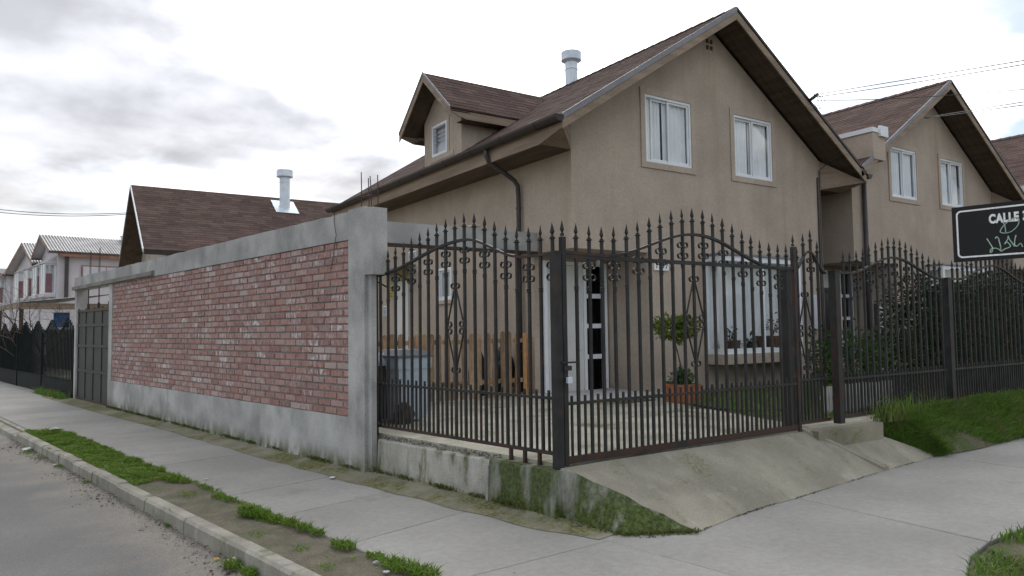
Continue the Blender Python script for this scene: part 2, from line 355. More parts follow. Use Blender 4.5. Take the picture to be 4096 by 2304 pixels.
def glassmat(name, tintc, gl=.9, rough=.02, ior=1.7):
    m, t, b = newmat(name); t.nodes.remove(b); o = [n for n in t.nodes if n.type == 'OUTPUT_MATERIAL'][0]
    a = t.nodes.new('ShaderNodeBsdfTransparent'); a.inputs[0].default_value = (*tintc, 1)
    gs = t.nodes.new('ShaderNodeBsdfGlossy'); gs.inputs['Roughness'].default_value = rough; gs.inputs['Color'].default_value = (gl, gl, gl, 1)
    mx = t.nodes.new('ShaderNodeMixShader'); ge = t.nodes.new('ShaderNodeNewGeometry'); dp = t.nodes.new('ShaderNodeVectorMath'); dp.operation = 'DOT_PRODUCT'
    t.links.new(ge.outputs['Normal'], dp.inputs[0]); t.links.new(ge.outputs['Incoming'], dp.inputs[1])
    def mth(op, a, b=0.):
        n = t.nodes.new('ShaderNodeMath'); n.operation = op; t.links.new(a, n.inputs[0]); n.inputs[1].default_value = b; return n.outputs[0]
    k = mth('ABSOLUTE', dp.outputs['Value']); sb = t.nodes.new('ShaderNodeMath'); sb.operation = 'SUBTRACT'; sb.inputs[0].default_value = 1.; t.links.new(k, sb.inputs[1])
    f0 = ((ior-1)/(ior+1))**2; fo = mth('ADD', mth('MULTIPLY', mth('POWER', sb.outputs[0], 5.), 1-f0), f0)
    t.links.new(fo, mx.inputs[0]); t.links.new(a.outputs[0], mx.inputs[1]); t.links.new(gs.outputs[0], mx.inputs[2]); t.links.new(mx.outputs[0], o.inputs[0]); return m
DGLASS = glassmat('dark_glass', (.5,.52,.53), .8, .02, 1.3)
GLASS = glassmat('window_glass', (.92,.94,.95))
def ironmat(name, rust):
    m, t, b = newmat(name); g = NT(t)
    c = g.mix(g.ramp(g.noise(6, 5), .35, .7), (.015,.0145,.0142), (.029,.0275,.027))
    c = g.mix(g.ramp(g.noise(5, 6, (1,1,.6), (2,2,2), .65), .62-rust*.28, .74-rust*.2, 0, .85), c, (.055,.026,.017))
    t.links.new(c, b.inputs['Base Color']); b.inputs['Roughness'].default_value = .6; b.inputs['Specular IOR Level'].default_value = .35
    g.bump(b, g.noise(80, 3), .2, .002); return m
IRON = ironmat('black_iron', .26); IRONR = ironmat('rusty_iron', 1.0)
SHEET = basic('sheet_steel', (.042,.040,.039), .6, .2, 3, 120, .25, .2, .003, spec=.3)
OLDW = basic('weathered_wood', (.28,.185,.11), .85, .35, 3, 40, .25, .4, .004, isl=.25, stretch=(2,2,.3))
NEWW = basic('orange_wood', (.36,.20,.085), .8, .3, 3, 40, .25, .4, .004, isl=.2, stretch=(2,2,.3))
TERRA = basic('terracotta', (.33,.12,.05), .85, .2, 5, 60, .12)
BROWNP = basic('brown_pot', (.10,.06,.04), .7, .2, 5, 60, .12)
BLACKP = basic('black_plastic', (.012,.012,.013), .45, .2, 5, 60, .12, .3, .01, spec=.5)
BINB = basic('grey_bin', (.35,.405,.47), .5, .08, 3, 60, .05, 0, spec=.4); BINL = basic('bin_lid', (.085,.095,.11), .5, .1, 3, 60, .06, 0, spec=.4)
WHITEP = basic('white_paint', (.78,.78,.78), .6, .03, bump=0); SIGNB = basic('sign_black', (.006,.006,.008), .45, .1, bump=0)
CHALK = basic('chalk_paint', (.36,.50,.40), .8, .2, 20, bump=0)
BARK = basic('bark', (.10,.075,.055), .9, .3, 8, 60, .2, .5, .01)
BARKB = basic('bare_bark', (.085,.065,.055), .9, .3, 8, 60, .2)
CORR = basic('corrugated_steel', (.20,.20,.205), .5, .3, 1.2, 40, .1, 0, metal=.2)
PLAST = basic('clear_plastic', (.55,.58,.58), .25, .2, 8, bump=0, spec=.6)
CABLE = basic('cable', (.03,.03,.035), .7, bump=0)
YELL = basic('yellow_panel', (.5,.42,.12), .7)
BLUEP = basic('blue_paint', (.03,.10,.22), .7)

# ------------------------------------------------------------------ ground, road, kerb, sidewalks
g0 = MB().poly([(-900,-900,-.4),(900,-900,-.4),(900,900,-.4),(-900,900,-.4)]); struct(g0.build('ground', DIRT))
ZR = -.13
def gridsheet(mb, corners, nu, nv, zf):
    a, b, c, d = [Vector(p) for p in corners]; o = len(mb.v)
    for j in range(nv+1):
        for i in range(nu+1):
            u, v = i/nu, j/nv; p = (a*(1-u)+b*u)*(1-v)+(d*(1-u)+c*u)*v; p.z += zf(p.x, p.y); mb.v.append(p)
    for j in range(nv):
        for i in range(nu): k = o+j*(nu+1)+i; mb.f.append((k, k+1, k+nu+2, k+nu+1))
    return mb
road = MB()
road.poly([WP(-40,-8,ZR), WP(-40,2.265,ZR), WP(120,2.265,ZR), WP(120,-8,ZR)])
def nline(y, n): # x on line n=const at y
    return (n-wnv.y*y)/wnv.x
road.poly([(nline(.7,2.265),.7,ZR),(nline(-9,2.265),-9,ZR),(120,-9,ZR),(120,.7,ZR)])
struct(road.build('road', ASPH))
# kerb of separate stones
kerb = struct(thing('kerb', None, None, (0,0,0), WROT))
ks = [3.2,4.1,4.74,5.5,6.56,7.62,8.59,9.56,10.5,11.25]+[11.25+.98*i for i in range(1,4)]
for i in range(len(ks)-1):
    a, b = ks[i]+.006, ks[i+1]-.006; dz = random.uniform(-.006,.008); dn = random.uniform(-.008,.008); c = .022
    m = MB(); n0, n1 = 2.27+dn, 2.385+dn; zt = .004+dz
    m.prism([(n0-.015,a,-.3),(n1,a,-.3),(n1,a,zt),(n0+c,a,zt),(n0,a,zt-c)], (0,b-a,0)); m.build('kerb_stone', KERB, kerb)
m = MB(); m.prism([(2.24,14.2,-.3),(2.5,14.2,-.3),(2.5,14.2,-.02),(2.27,14.2,-.06)], (0,30,0)); m.build('dropped_kerb', KERB, kerb)
# sidewalk slabs
side = struct(thing('sidewalk', None, None))
def slab(pts, mat=SLAB, name='slab', gap=.006):
    P = [Vector((p[0],p[1],0)) for p in pts]; c = sum(P, Vector())/len(P)
    P = [p+(c-p).normalized()*gap for p in P]; P = [Vector((p.x,p.y,-.12)) for p in P]
    mm = MB(); n = len(P); z = random.uniform(-.002,.002)
    mm.add(P+[p+Vector((0,0,.115+z)) for p in P]+[p+(c-p).normalized()*.008+Vector((0,0,.12+z)) for p in P],
           [tuple(range(2*n,3*n))]+[(i,(i+1)%n,(i+1)%n+n,i+n) for i in range(n)]+[(i+n,(i+1)%n+n,(i+1)%n+2*n,i+2*n) for i in range(n)])
    # keep c at z=0 plane: shift of bevel is sideways only
    return mm.build(name, mat, side)
def w2(wv, n): p = WP(wv, n); return (p.x, p.y)
js = [3.66,4.93,6.08,7.18,8.27,9.4]+[9.4+1.12*i for i in range(1,5)]
for i in range(len(js)-1):
    a, b = js[i], js[i+1]; a0, a1 = (a-.05, a+.08) if i else (3.70, 3.52); slab([w2(a0,2.87), w2(a1,4.42), w2(b+.08,4.42), w2(b-.05,2.87)])
a = js[-1]
while a < 34:
    slab([w2(a-.05,2.5), w2(a+.08,4.42), w2(a+1.3,4.42), w2(a+1.17,2.5)]); a += 1.22
slab([w2(3.70,2.87), w2(3.535,4.28), (3.79,3.17), (4.0,1.6), (3.4,1.0), (2.6,1.4)])
slab([w2(3.535,4.28),(3.9,4.5),(5.96,4.55),(5.86,2.53),(5.4,2.45),(4.9,2.25),(4.55,1.75),(4.0,1.6),(3.79,3.17)])
xs_ = [5.96,9.12,12.4,15.7,19,22.3,25.6]
for i in range(len(xs_)-1): slab([(xs_[i],4.62),(xs_[i+1],4.62),(xs_[i+1]-.09,2.53),(xs_[i]-.09,2.53)])
u = MB(); u.poly([(*w2(2.2,2.4),-.03),(*w2(36,2.4),-.03),(*w2(36,4.5),-.03),(*w2(4.5,4.5),-.03),(30,4.7,-.03),(30,1,-.03),(3,.8,-.03)]); struct(u.build('sidewalk_bed', DIRT))
# verge strip beside the road, verge corner at the right
def hsh(x, y): return .02*math.sin(x*5.1+y*2.3)+.015*math.sin(x*9.7-y*7.7)+.01*math.sin(y*17+x*3)
vg = MB(); P = [WP(3.4,2.35,-.012), WP(3.4,2.9,-.012), WP(14.35,2.9,-.012), WP(14.35,2.35,-.012)]
gridsheet(vg, P, 8, 120, lambda x,y: .35*hsh(x,y)); struct(vg.build('verge', DIRT, smooth=True))
vg2 = MB(); gridsheet(vg2, [(4.4,1.0,0),(26,1.0,0),(26,2.50,0),(5.7,2.48,0)], 120, 10, lambda x,y: .006+.5*hsh(x,y)); struct(vg2.build('corner_verge', TURF, smooth=True))
# yard plateau behind the fences
ZY = .45
yp = [WP(4.32,4.52), Vector((8.2,4.86,0)), Vector((60,4.86,0)), Vector((60,70,0)), WP(70,4.52)]
y = MB(); y.prism([(p.x,p.y,-.35) for p in yp], (0,0,ZY+.35)); struct(y.build('yard', YARDC))
gd = MB(); gd.poly([(8.15,7.95,ZY+.006),(7.35,5.1,ZY+.006),(59,5.1,ZY+.006),(59,8.9,ZY+.006),(8.95,8.9,ZY+.006)]); struct(gd.build('garden_lawn', LOT))
# mossy fillet at the wall foot
fl = MB(); ns_ = [(22,4.02),(17,4.0),(12,4.04),(9,4.02),(6.8,4.03),(5.9,4.08),(5.1,4.1),(4.5,4.12),(4.05,4.15),(3.6,4.25)]
for i in range(len(ns_)-1):
    (wa,na),(wb,nb) = ns_[i], ns_[i+1]; k = 6
    for j in range(k):
        t0, t1 = j/k, (j+1)/k; A = lambda t: (wa+(wb-wa)*t, na+(nb-na)*t+.02*math.sin((wa+(wb-wa)*t)*7))
        p, q = A(t0), A(t1); hz = lambda v: .004+.056*max(0,min(1,(v-3.6)/.8)); fl.poly([WP(p[0],p[1],.004), WP(p[0],4.5,hz(p[0])), WP(q[0],4.5,hz(q[0])), WP(q[0],q[1],.004)])
struct(fl.build('mossy_wall_foot', FILLET))
# driveway ramp
T1 = (3.735,4.86,.425); B0 = (3.70,4.80,0); B1 = (3.85,4.22,0); toe = [(4.37,3.95,.003),(4.9,4.06,.003),(5.46,4.14,.003),(5.99,4.17,.003),(6.9,4.27,.003),(7.8,4.36,.003)]
tops = [T1,(4.3,4.87,.43),(5.0,4.87,.43),(5.7,4.87,.43),(6.4,4.87,.43),(7.12,4.87,.425)]
rm = MB(); K = 8
rows = []
for k in range(K+1):
    t = k/K; rows.append([Vector(a)*(1-t)+Vector(b)*t+Vector((0,0,.018*math.sin(math.pi*t)+ (.006*math.sin(i*2.1+k) if 0<k<K else 0))) for i,(a,b) in enumerate(zip(tops,toe))])
for k in range(1,K): rows[k][0] += Vector((random.uniform(-.022,.022),random.uniform(-.012,.012),random.uniform(-.012,.004)))
for k in range(K):
    for i in range(len(tops)-1): rm.poly([rows[k][i],rows[k][i+1],rows[k+1][i+1],rows[k+1][i]])
e1 = [rows[k][0] for k in range(K+1)]; rampo = struct(rm.build('driveway_ramp', RAMPC, recalc=False))
sd = MB(); base = [Vector(B0)*(1-t)+Vector(B1)*t for t in (0,.33,.66,1)]+[Vector(B1)*(1-t)+Vector(toe[0])*t for t in (.25,.5,.75,1)]
for i in range(min(len(base),len(e1))-1): sd.poly([base[i],base[i+1],e1[i+1],e1[i]])
sd.poly([base[-1],e1[-1],e1[-2]]); sd.poly([base[0],e1[0],(3.735,4.95,.425),(3.70,4.95,0)])
sd.build('ramp_side', RETM, rampo)
ed = MB(); ed.prism([(7.09,4.87,.455),(7.17,4.87,.45),(7.86,4.36,.045),(7.77,4.36,.035)], (0,0,-.3)); ed.build('ramp_edge', RAMPC, rampo)
ap = MB(); gridsheet(ap, [(7.84,4.36,.002),(9.16,4.47,.002),(8.52,4.76,.25),(7.28,4.76,.255)], 6, 5, lambda x,y: 0); struct(ap.build('entrance_apron', RAMPC))
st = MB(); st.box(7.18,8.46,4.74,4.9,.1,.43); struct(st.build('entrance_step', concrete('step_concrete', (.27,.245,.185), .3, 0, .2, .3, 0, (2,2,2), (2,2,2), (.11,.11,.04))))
bk = MB()
def bankz(x, t):
    b = .5*(t**.8)+.05*math.sin(x*2.1+3*t)*t*(1-t)*3; s = max(0,min(1,(x-8.46)/.45)); s = s*s*(3-2*s); return (max(0.,.46*(t-.1))-.10*max(0,min(1,(8.62-x)/.12)))*(1-s)+b*s
nx = 90
for j in range(9):
    for i in range(nx+1):
        x = 8.12+(i/nx)**1.3*24; t = j/8; y0 = 4.40+.03*math.sin(x*3); x_ = x+(1-t)*min(.7,max(0,.7-(x-8.46)*.9)); bk.v.append(Vector((x_, y0+(4.92-y0)*t, bankz(x,t)+(.012+.6*hsh(x,t*3)*min(1,t*3) if x > 8.62 else -.02))))
for j in range(8):
    for i in range(nx): k = j*(nx+1)+i; bk.f.append((k,k+1,k+nx+2,k+nx+1))
struct(bk.build('grass_bank', TURF, smooth=True, recalc=False))

# ------------------------------------------------------------------ brick wall on the left
wl = thing('brick_wall', 'long red brick wall framed in grey concrete beside the sidewalk', 'wall', (0,0,0), WROT)
N0 = 4.345
MB().box(N0+.011,N0+.14,7.3,16.92,.6,2.65).build('mortar', MORTAR, wl)
def rough_box(n0,n1,w0,w1,z0,z1,seg=24,amp=.006):
    m = MB(); L = w1-w0
    for i in range(seg+1):
        wv = w0+L*i/seg; r = lambda: random.uniform(-amp,amp)
        m.v += [Vector((n0+r(),wv,z0)),Vector((n0+r(),wv,z1+r())),Vector((n1,wv,z1+r())),Vector((n1,wv,z0))]
    for i in range(seg):
        for k in range(4): m.f.append((i*4+k,i*4+(k+1)%4,i*4+4+(k+1)%4,i*4+4+k))
    m.f += [(0,1,2,3),(seg*4+3,seg*4+2,seg*4+1,seg*4)]; return m
rough_box(N0-.012,N0+.16,7.31,17.0,-.1,.612,40,.003).build('concrete_base', CONC, wl)
rough_box(N0-.012,N0+.16,7.3,20.16,2.645,2.965,60,.006).build('top_beam', CONCD, wl)
rough_box(N0-.02,N0+.1,6.98,7.325,-.1,2.985,1,.004).build('end_post', CONC, wl)
MB().box(N0+.02,N0+.085,6.9,6.985,-.1,2.22).build('post_rebate', CONC, wl)
rough_box(N0-.019,N0+.17,6.81,6.99,2.215,2.965,1,.004).build('post_head', CONC, wl)
MB().box(N0-.016,N0+.16,16.9,17.14,-.1,2.65).build('column', CONC, wl)
MB().box(N0-.0,N0+.26,19.98,20.16,-.1,2.65).build('column', CONC, wl)
MB().prism([(N0-.075,14.2,2.66),(N0-.013,14.2,2.66),(N0-.013,14.2,2.755),(N0-.075,14.2,2.735)],(0,5.95,0)).build('formwork_board', concrete('stained_board',(.24,.225,.2)), wl)
for a,b in ((N0+.02,6.9),(N0+.12,6.92),(N0+.03,7.12),(N0+.14,7.14)):
    m = MB(); h = random.uniform(.34,.46); m.tube([(a,b,2.9),(a+.003,b,3.1),(a+random.uniform(-.01,.01),b+.01,2.98+h)],.006,5); m.build('rebar', IRONR, wl)
MB().tube([(N0+.02,6.9,3.11),(N0+.12,6.92,3.115),(N0+.14,7.14,3.11),(N0+.03,7.12,3.115),(N0+.02,6.9,3.11)],.006,5).build('rebar', IRONR, wl)
for i in range(4):
    m = MB(); wv = 18.3+.09*i+(.6 if i>1 else 0); m.tube([(N0+.08,wv,2.9),(N0+.09,wv+.01,3.55)],.006,5); m.build('rebar', IRONR, wl)
MB().tube([(N0-.022,7.62,3.03),(N0-.02,7.65,2.9),(N0-.03,7.58,2.72),(N0-.02,7.66,2.5),(N0-.012,7.72,2.33)],.004,5).build('dangling_wire', CABLE, wl)
# bricks
BL, BH, CO = .275, .068, 2.033/23
bmeshes = []
for v in range(6):
    m = MB(); L, H = BL/2, BH/2; c = .004; j = lambda s=.0025: random.uniform(-s,s)
    fr = [(-.0-0+j(.0015),-L+c+j(),-H+c+j()),(j(.0015),L-c+j(),-H+c+j()),(j(.0015),L-c+j(),H-c+j()),(j(.0015),-L+c+j(),H-c+j())]
    bk_ = [(.004,-L,-H),(.004,L,-H),(.004,L,H),(.004,-L,H)]; bb = [(.03,-L,-H),(.03,L,-H),(.03,L,H),(.03,-L,H)]
    m.add(fr+bk_+bb, [(0,1,2,3)]+[(i,i+4,(i+1)%4+4,(i+1)%4) for i in range(4)]+[(i+4,i+8,(i+1)%4+8,(i+1)%4+4) for i in range(4)]); bmeshes.append(m)
bdata = [m.mesh('brick', BRICK) for m in bmeshes]
bricks = []
for r in range(23):
    z = .612+(r+.5)*CO; off = 0 if r % 2 else .1475
    wv = 7.325+off-.1475
    while wv < 16.92:
        a, b = max(wv+.006, 7.33), min(wv+.289, 16.9)
        if b-a > .05: bricks.append(((a+b)/2, z+random.uniform(-.003,.003), (b-a)/.283*.99))
        wv += .295
bricks.sort(key=lambda q: q[0])
rest = MB()
for i, (wv, z, sc) in enumerate(bricks):
    k = random.randrange(6); dn = random.uniform(-.004,.003)
    if i < 300:
        o = obj('brick', bdata[k], wl, (N0+dn,wv,z)); o.scale = (1, sc, 1); o.rotation_euler = (random.uniform(-.008,.008), 0, 0)
    else:
        rest.add([(N0+dn+v.x, wv+v.y*sc, z+v.z) for v in bmeshes[k].v], bmeshes[k].f)
tag(rest.build('brick_courses', BRICK, wl), kind='stuff')
# sheet steel gate at the far end of the wall
gt = thing('sheet_metal_gate', 'grey sheet steel gate under the concrete lintel at the far end of the brick wall', 'gate', (0,0,0), WROT)
for i in range(4):
    a = 17.2+i*.69; MB().box(N0+.05,N0+.06,a+.012,a+.678,.05,2.12).build('panel', SHEET, gt)
for z in (.06,.74,1.32,1.8,2.14): MB().box(N0+.025,N0+.07,17.17,19.97,z-.03,z+.03).build('rail', IRONR if z>2 or z<.1 else SHEET, gt)
for a in (17.17,17.89,18.58,19.27,19.94): MB().box(N0+.032,N0+.065,a-.015,a+.015,.03,2.2).build('stile', SHEET, gt)
for a in (17.35,18.2,19.1): 
    m = MB(); m.tube([(N0+.05,a,2.16),(N0+.05,a,2.64)],.012,6); m.tube([(N0+.05,a,2.17),(N0+.05,a,2.3)],.028,6); m.build('rod', IRONR, gt)
lw = thing('inner_yard_wall', 'plain grey yard wall seen through the opening above the sheet steel gate', 'wall', (0,0,0), WROT)
MB().box(7.4,7.55,16.5,26,.3,2.35).build('render', CONCD, lw)

# ------------------------------------------------------------------ retaining wall below the fence
rw = thing('retaining_wall', 'low stained concrete retaining wall under the iron fence', 'wall', (0,0,0), WROT)
def face(w0,w1,nt_,nb_,z1,mat,name,seg=14):
    m = MB()
    for i in range(seg+1):
        wv = w0+(w1-w0)*i/seg; rn = random.uniform(-.004,.004)
        m.v += [Vector((nb_+rn,wv,-.05)),Vector((nt_+rn,wv,z1-.012+rn)),Vector((nt_+.012,wv,z1+rn)),Vector((4.6,wv,z1+rn)),Vector((4.6,wv,-.05))]
    for i in range(seg):
        for k in range(5): m.f.append((i*5+k,i*5+(k+1)%5,i*5+5+(k+1)%5,i*5+5+k))
    m.f += [(0,1,2,3,4),tuple(seg*5+k for k in (4,3,2,1,0))]; return m.build(name, mat, rw)
face(6.88,5.02,4.43,4.41,.395,RETC,'plain_section'); face(5.0,4.16,4.40,4.385,.415,RETM,'mossy_section',8)
MB().box(4.383,4.43,5.0,5.035,-.02,.36).build('white_rib', concrete('pale_rib',(.40,.39,.37), .2), rw)
gr = MB()
for i in range(420):
    wv = random.uniform(4.95,6.86); s = random.uniform(.006,.017); c = Vector((4.5+random.uniform(-.03,.015),wv,.40+random.uniform(0,.045)))
    gr.add([c+Vector((random.uniform(-s,s),random.uniform(-s,s)*1.2,random.uniform(-s,s))) for _ in range(4)], [(0,1,2),(0,2,3),(0,3,1),(1,3,2)])
tag(gr.build('broken_aggregate', basic('aggregate',(.17,.165,.15),.95,.4,20,isl=.5), rw), kind='stuff')

# ------------------------------------------------------------------ wrought iron fence panels
def diamond(h=.128, wd_=.05, th=.034):
    m = MB(); z1 = h*.36
    m.add([(0,0,0),(wd_/2,0,z1),(0,th/2,z1),(-wd_/2,0,z1),(0,-th/2,z1),(0,0,h)],[(0,2,1),(0,3,2),(0,4,3),(0,1,4),(5,1,2),(5,2,3),(5,3,4),(5,4,1)])
    m.box(-.012,.012,-.012,.012,-.012,.012); return m
def ring(m, cx, cz, r, dy=.011, a0=0, a1=360, n=14, th=.0035):
    o = len(m.v)
    for i in range(n+1):
        a = R(a0+(a1-a0)*i/n)
        for rr_ in (r-th, r+th):
            for y_ in (-dy, dy): m.v.append(Vector((cx+rr_*math.cos(a), y_, cz+rr_*math.sin(a))))
    for i in range(n):
        k = o+i*4
        for a, b in ((0,1),(1,3),(3,2),(2,0)): m.f.append((k+a,k+b,k+b+4,k+a+4))
    return m
SPEAR = diamond().mesh('spearhead', IRON)
FLANGE = MB().lathe([(.016,-.006),(.028,-.002),(.028,.006),(.016,.008)],n=8).mesh('flange', IRON)
KNOT = MB().lathe([(.014,-.022),(.022,-.016),(.02,-.004),(.02,.004),(.022,.016),(.014,.022)],n=8).mesh('collar', IRON)
sm = MB()
for s in (-1,1):
    for zc in (-.052,.052):
        ring(sm, s*.04, zc, .027, a0=(200 if s>0 else -20), a1=(200+330 if s>0 else -20-330))
sm.box(-.0145,.0145,-.0125,.0125,-.085,.085)
SCROLL = sm.mesh('scroll', IRON)
def lozenge(h0, h1, half=.115):
    m = MB(); zc = (h0+h1)/2
    for s in (-1,1):
        ring(m, s*.035, h1+.02, .026); ring(m, s*.035, h0-.02, .026)
        m.bar((s*.012,0,h1),(s*half,0,zc+.07),.008,.016,(0,1,0)); m.bar((s*half,0,zc-.07),(s*.012,0,h0),.008,.016,(0,1,0))
        ring(m, s*(half-.02), zc+.035, .03, n=12); ring(m, s*(half-.02), zc-.035, .03, n=12)
    return m
def cosint(keys, u):
    for (a,za),(b,zb) in zip(keys, keys[1:]):
        if u <= b:
            t = max(0,min(1,(u-a)/(b-a))); return za+(zb-za)*(.5-.5*math.cos(math.pi*t))
    return keys[-1][1]
def panel(root, bars, keys, zb, zm, u0, u1, straight=None, loz=None, sc0=0, tip=.255, botmat=IRONR, simple=False, both=.03, dens=1):
    """bars: u positions in the root's local x; y = 0 is the plane"""
    m = MB(); m.box(u0,u1,-.013,.013,zb-both/2,zb+both/2); m.build('bottom_rail', botmat, root)
    m = MB(); m.box(u0,u1,-.016,.016,zm-.012,zm+.012); m.build('middle_rail', IRON, root)
    if straight:
        m = MB(); m.box(u0,u1,-.014,.014,straight-.018,straight+.018); m.build('upper_rail', IRON, root)
    m = MB(); n = 48; pts = [(u0+(u1-u0)*i/n, 0, cosint(keys, u0+(u1-u0)*i/n)) for i in range(n+1)]
    o = 0
    for p in pts:
        for dy, dz in ((-.019,-.012),(.019,-.012),(.019,.012),(-.019,.012)): m.v.append(Vector((p[0],dy,p[2]+dz)))
    for i in range(n):
        for k in range(4): m.f.append((i*4+k,i*4+(k+1)%4,i*4+4+(k+1)%4,i*4+4+k))
    m.f += [(0,1,2,3),(n*4+3,n*4+2,n*4+1,n*4)]; m.build('curved_rail', ironmat('rail_iron_'+root.name,.45), root)
    for i, u in enumerate(bars):
        zc = cosint(keys, u); top = zc+tip-.125
        du = random.uniform(-.006,.006); dv = random.uniform(-.004,.004); bm0 = MB().box(u-.0125,u+.0125,-.0115,.0115,zb,top)
        for q in bm0.v[4:]: q.x += du; q.y += dv
        b = bm0.build('bar', IRON, root)
        o = obj('spearhead', SPEAR, b, (u+du,dv,top+.012)); o.rotation_euler = (random.uniform(-.04,.04),random.uniform(-.03,.03),random.uniform(-.25,.25))
        obj('flange', FLANGE, b, (u+du,dv,top)); obj('collar', KNOT, b, (u,0,zc-.305))
        if (i-sc0) % 2 == 0 and i > 0 and not (loz is not None and i == loz): obj('scroll', SCROLL, b, (u,0,zc-.15))
        if loz is not None and i == loz: lozenge(zc-1.25, zc-.46).build('lozenge_ornament', IRON, root).location = (u,0,0)
    us = []
    step = bars[1]-bars[0]
    for i in range(-1, len(bars)):
        a = bars[i] if i >= 0 else bars[0]-step
        for k in range(dens): 
            q = a+step*(k+1)/(dens+1)
            if u0+.02 < q < u1-.02: us.append(q)
    for q in us:
        m = MB().box(q-.009,q+.009,-.009,.009,zb,zm+.045); m.box(q-.012,q+.012,-.005,.005,zm+.035,zm+.065); m.build('picket', IRON, root)
# left panel: local x runs along -w (towards the corner)
lp = thing('iron_fence_panel', 'black spear-topped iron fence panel between the concrete post and the corner post', 'fence', WP(7.05,4.50), R(-90)+WROT)
bl = [.13+.148*i for i in range(19)]
panel(lp, bl, [(0,2.21),(1.6,2.47),(2.45,2.235),(2.85,2.235)], .535, 1.0, 0, 2.83, loz=9)
for q in (2.24,2.42,2.6): MB().box(q-.014,q+.014,-.014,.014,.36,.525).build('foot', IRONR, lp)
MB().box(0.0,.05,-.02,.02,.42,2.2).build('end_stile', IRONR, lp)
# double width gate along x
gp = thing('iron_gate', 'wide black iron driveway gate with a curved spear-topped rail at the head of the ramp', 'gate', (0,4.9,0))
bg = [3.822+.1483*i for i in range(23)]
panel(gp, bg[1:-1], [(3.8,2.25),(4.25,2.235),(5.5,2.5),(6.75,2.215),(7.1,2.225)], .475, .95, 3.82, 7.07, straight=2.215, loz=10, sc0=1, both=.06)
MB().box(3.80,3.845,-.022,.022,.43,2.38).build('stile', IRON, gp); obj('spearhead', SPEAR, gp, (3.822,0,2.4))
MB().box(7.04,7.085,-.022,.022,.43,2.46).build('stile', IRONR, gp); obj('spearhead', SPEAR, gp, (7.062,0,2.48))
m = MB(); m.box(3.76,3.93,-.05,-.03,1.295,1.31); m.box(3.78,3.86,-.055,-.02,1.235,1.275); m.build('latch', IRON, gp)
m = MB(); m.box(3.80,3.85,-.075,-.05,1.13,1.18); m.build('padlock', ZINC, gp)
cp = thing('fence_post', 'black square iron corner post where fence and driveway gate meet', 'post', (3.745,4.90,0), R(4))
MB().box(-.036,.036,-.036,.036,.40,2.24).build('shaft', IRON, cp); MB().box(-.04,.04,-.04,.04,2.236,2.25).build('cap', IRON, cp)
# pillar behind the gate and small arched panel
p1 = thing('fence_post', 'dark iron pillar directly behind the right end of the driveway gate', 'post', (7.12,5.05,0))
MB().box(-.042,.042,-.042,.042,.43,2.21).build('shaft', IRON, p1); MB().box(-.046,.046,-.046,.046,2.2,2.215).build('cap', IRON, p1)
sp = thing('iron_fence_panel', 'narrow arched iron fence panel between the two dark pillars right of the gate', 'fence', (0,5.0,0))
panel(sp, [7.27,7.40,7.53,7.66], [(7.2,2.2),(7.5,2.44),(7.8,2.2)], .50, .97, 7.2, 7.80, loz=1, sc0=0)
p2 = thing('fence_post', 'dark iron pillar at the right edge of the entrance step', 'post', (7.86,4.92,0))
MB().box(-.045,.045,-.045,.045,.40,2.22).build('shaft', ironmat('post_iron',.6), p2); MB().box(-.049,.049,-.049,.049,2.21,2.225).build('cap', IRON, p2)
np1 = thing('iron_fence_panel', 'dark wavy-topped iron fence panel behind the tall grass, left of the far pillar', 'fence', (0,4.93,0))
panel(np1, [8.07+.1435*i for i in range(17)], [(7.95,2.2),(8.15,2.205),(9.2,2.435),(10.4,2.2),(10.5,2.2)], .52, .955, 7.95, 10.44, sc0=0)
p3 = thing('fence_post', 'dark iron pillar left of and below the black street sign', 'post', (10.53,4.93,0))
MB().box(-.05,.05,-.05,.05,.40,2.21).build('shaft', IRON, p3); MB().box(-.055,.055,-.055,.055,2.2,2.215).build('cap', IRON, p3)
np2 = thing('iron_fence_panel', 'dark iron fence panel in front of the hedge under the black street sign', 'fence', (0,4.93,0))
panel(np2, [10.72+.1435*i for i in range(22)], [(10.62,2.2),(10.8,2.205),(11.95,2.435),(13.1,2.2),(14.2,2.43)], .55, .955, 10.62, 14.0, sc0=0)

# ------------------------------------------------------------------ houses
PIT = .64
def roof_pieces(root, f, L, D, vis, name='shingle', ex=.145, tabw=.33, limit=300, skip=None):
    """f(u,v,h): u along eave 0..L, v up slope 0..D, h lift.  Courses of tabs, lower edge lifted."""
    P = []
    nr = int(D/ex)+1
    for r in range(nr):
        v0 = r*ex; v1 = min(v0+ex*1.12, D)
        if v1-v0 < .02: continue
        u_ = -random.random()*tabw
        while u_ < L:
            a, b = max(u_,0), min(u_+tabw-.006, L)
            if b-a > .03 and not (skip and skip((a+b)/2,(v0+v1)/2)): P.append((a,b,v0,v1))
            u_ += tabw
    return P
def tabmesh(m, f, q):
    a,b,v0,v1 = q; h = .009+random.uniform(-.002,.002); s = random.uniform(-.003,.003)
    m.add([f(a,v0+s,h),f(b,v0+s,h),f(b,v1,.003),f(a,v1,.003),f(a,v0+s,0),f(b,v0+s,0)], [(0,1,2,3),(4,5,1,0),(0,3,4),(1,5,2)])
def shingle_slope(root, f, L, D, limit, skip=None, ex=.145, tabw=.33):
    P = roof_pieces(root, f, L, D, True, ex=ex, tabw=tabw, skip=skip)
    P.sort(key=lambda q: (f((q[0]+q[1])/2,(q[2]+q[3])/2,0)-CAMP).length)
    st_ = MB()
    for i, q in enumerate(P):
        if i < limit:
            m = MB(); tabmesh(m, f, q); m.build('shingle', SHING, root, recalc=False)
        else: tabmesh(st_, f, q)
    if st_.v: tag(st_.build('shingle_field', SHING, root, recalc=False), kind='stuff')
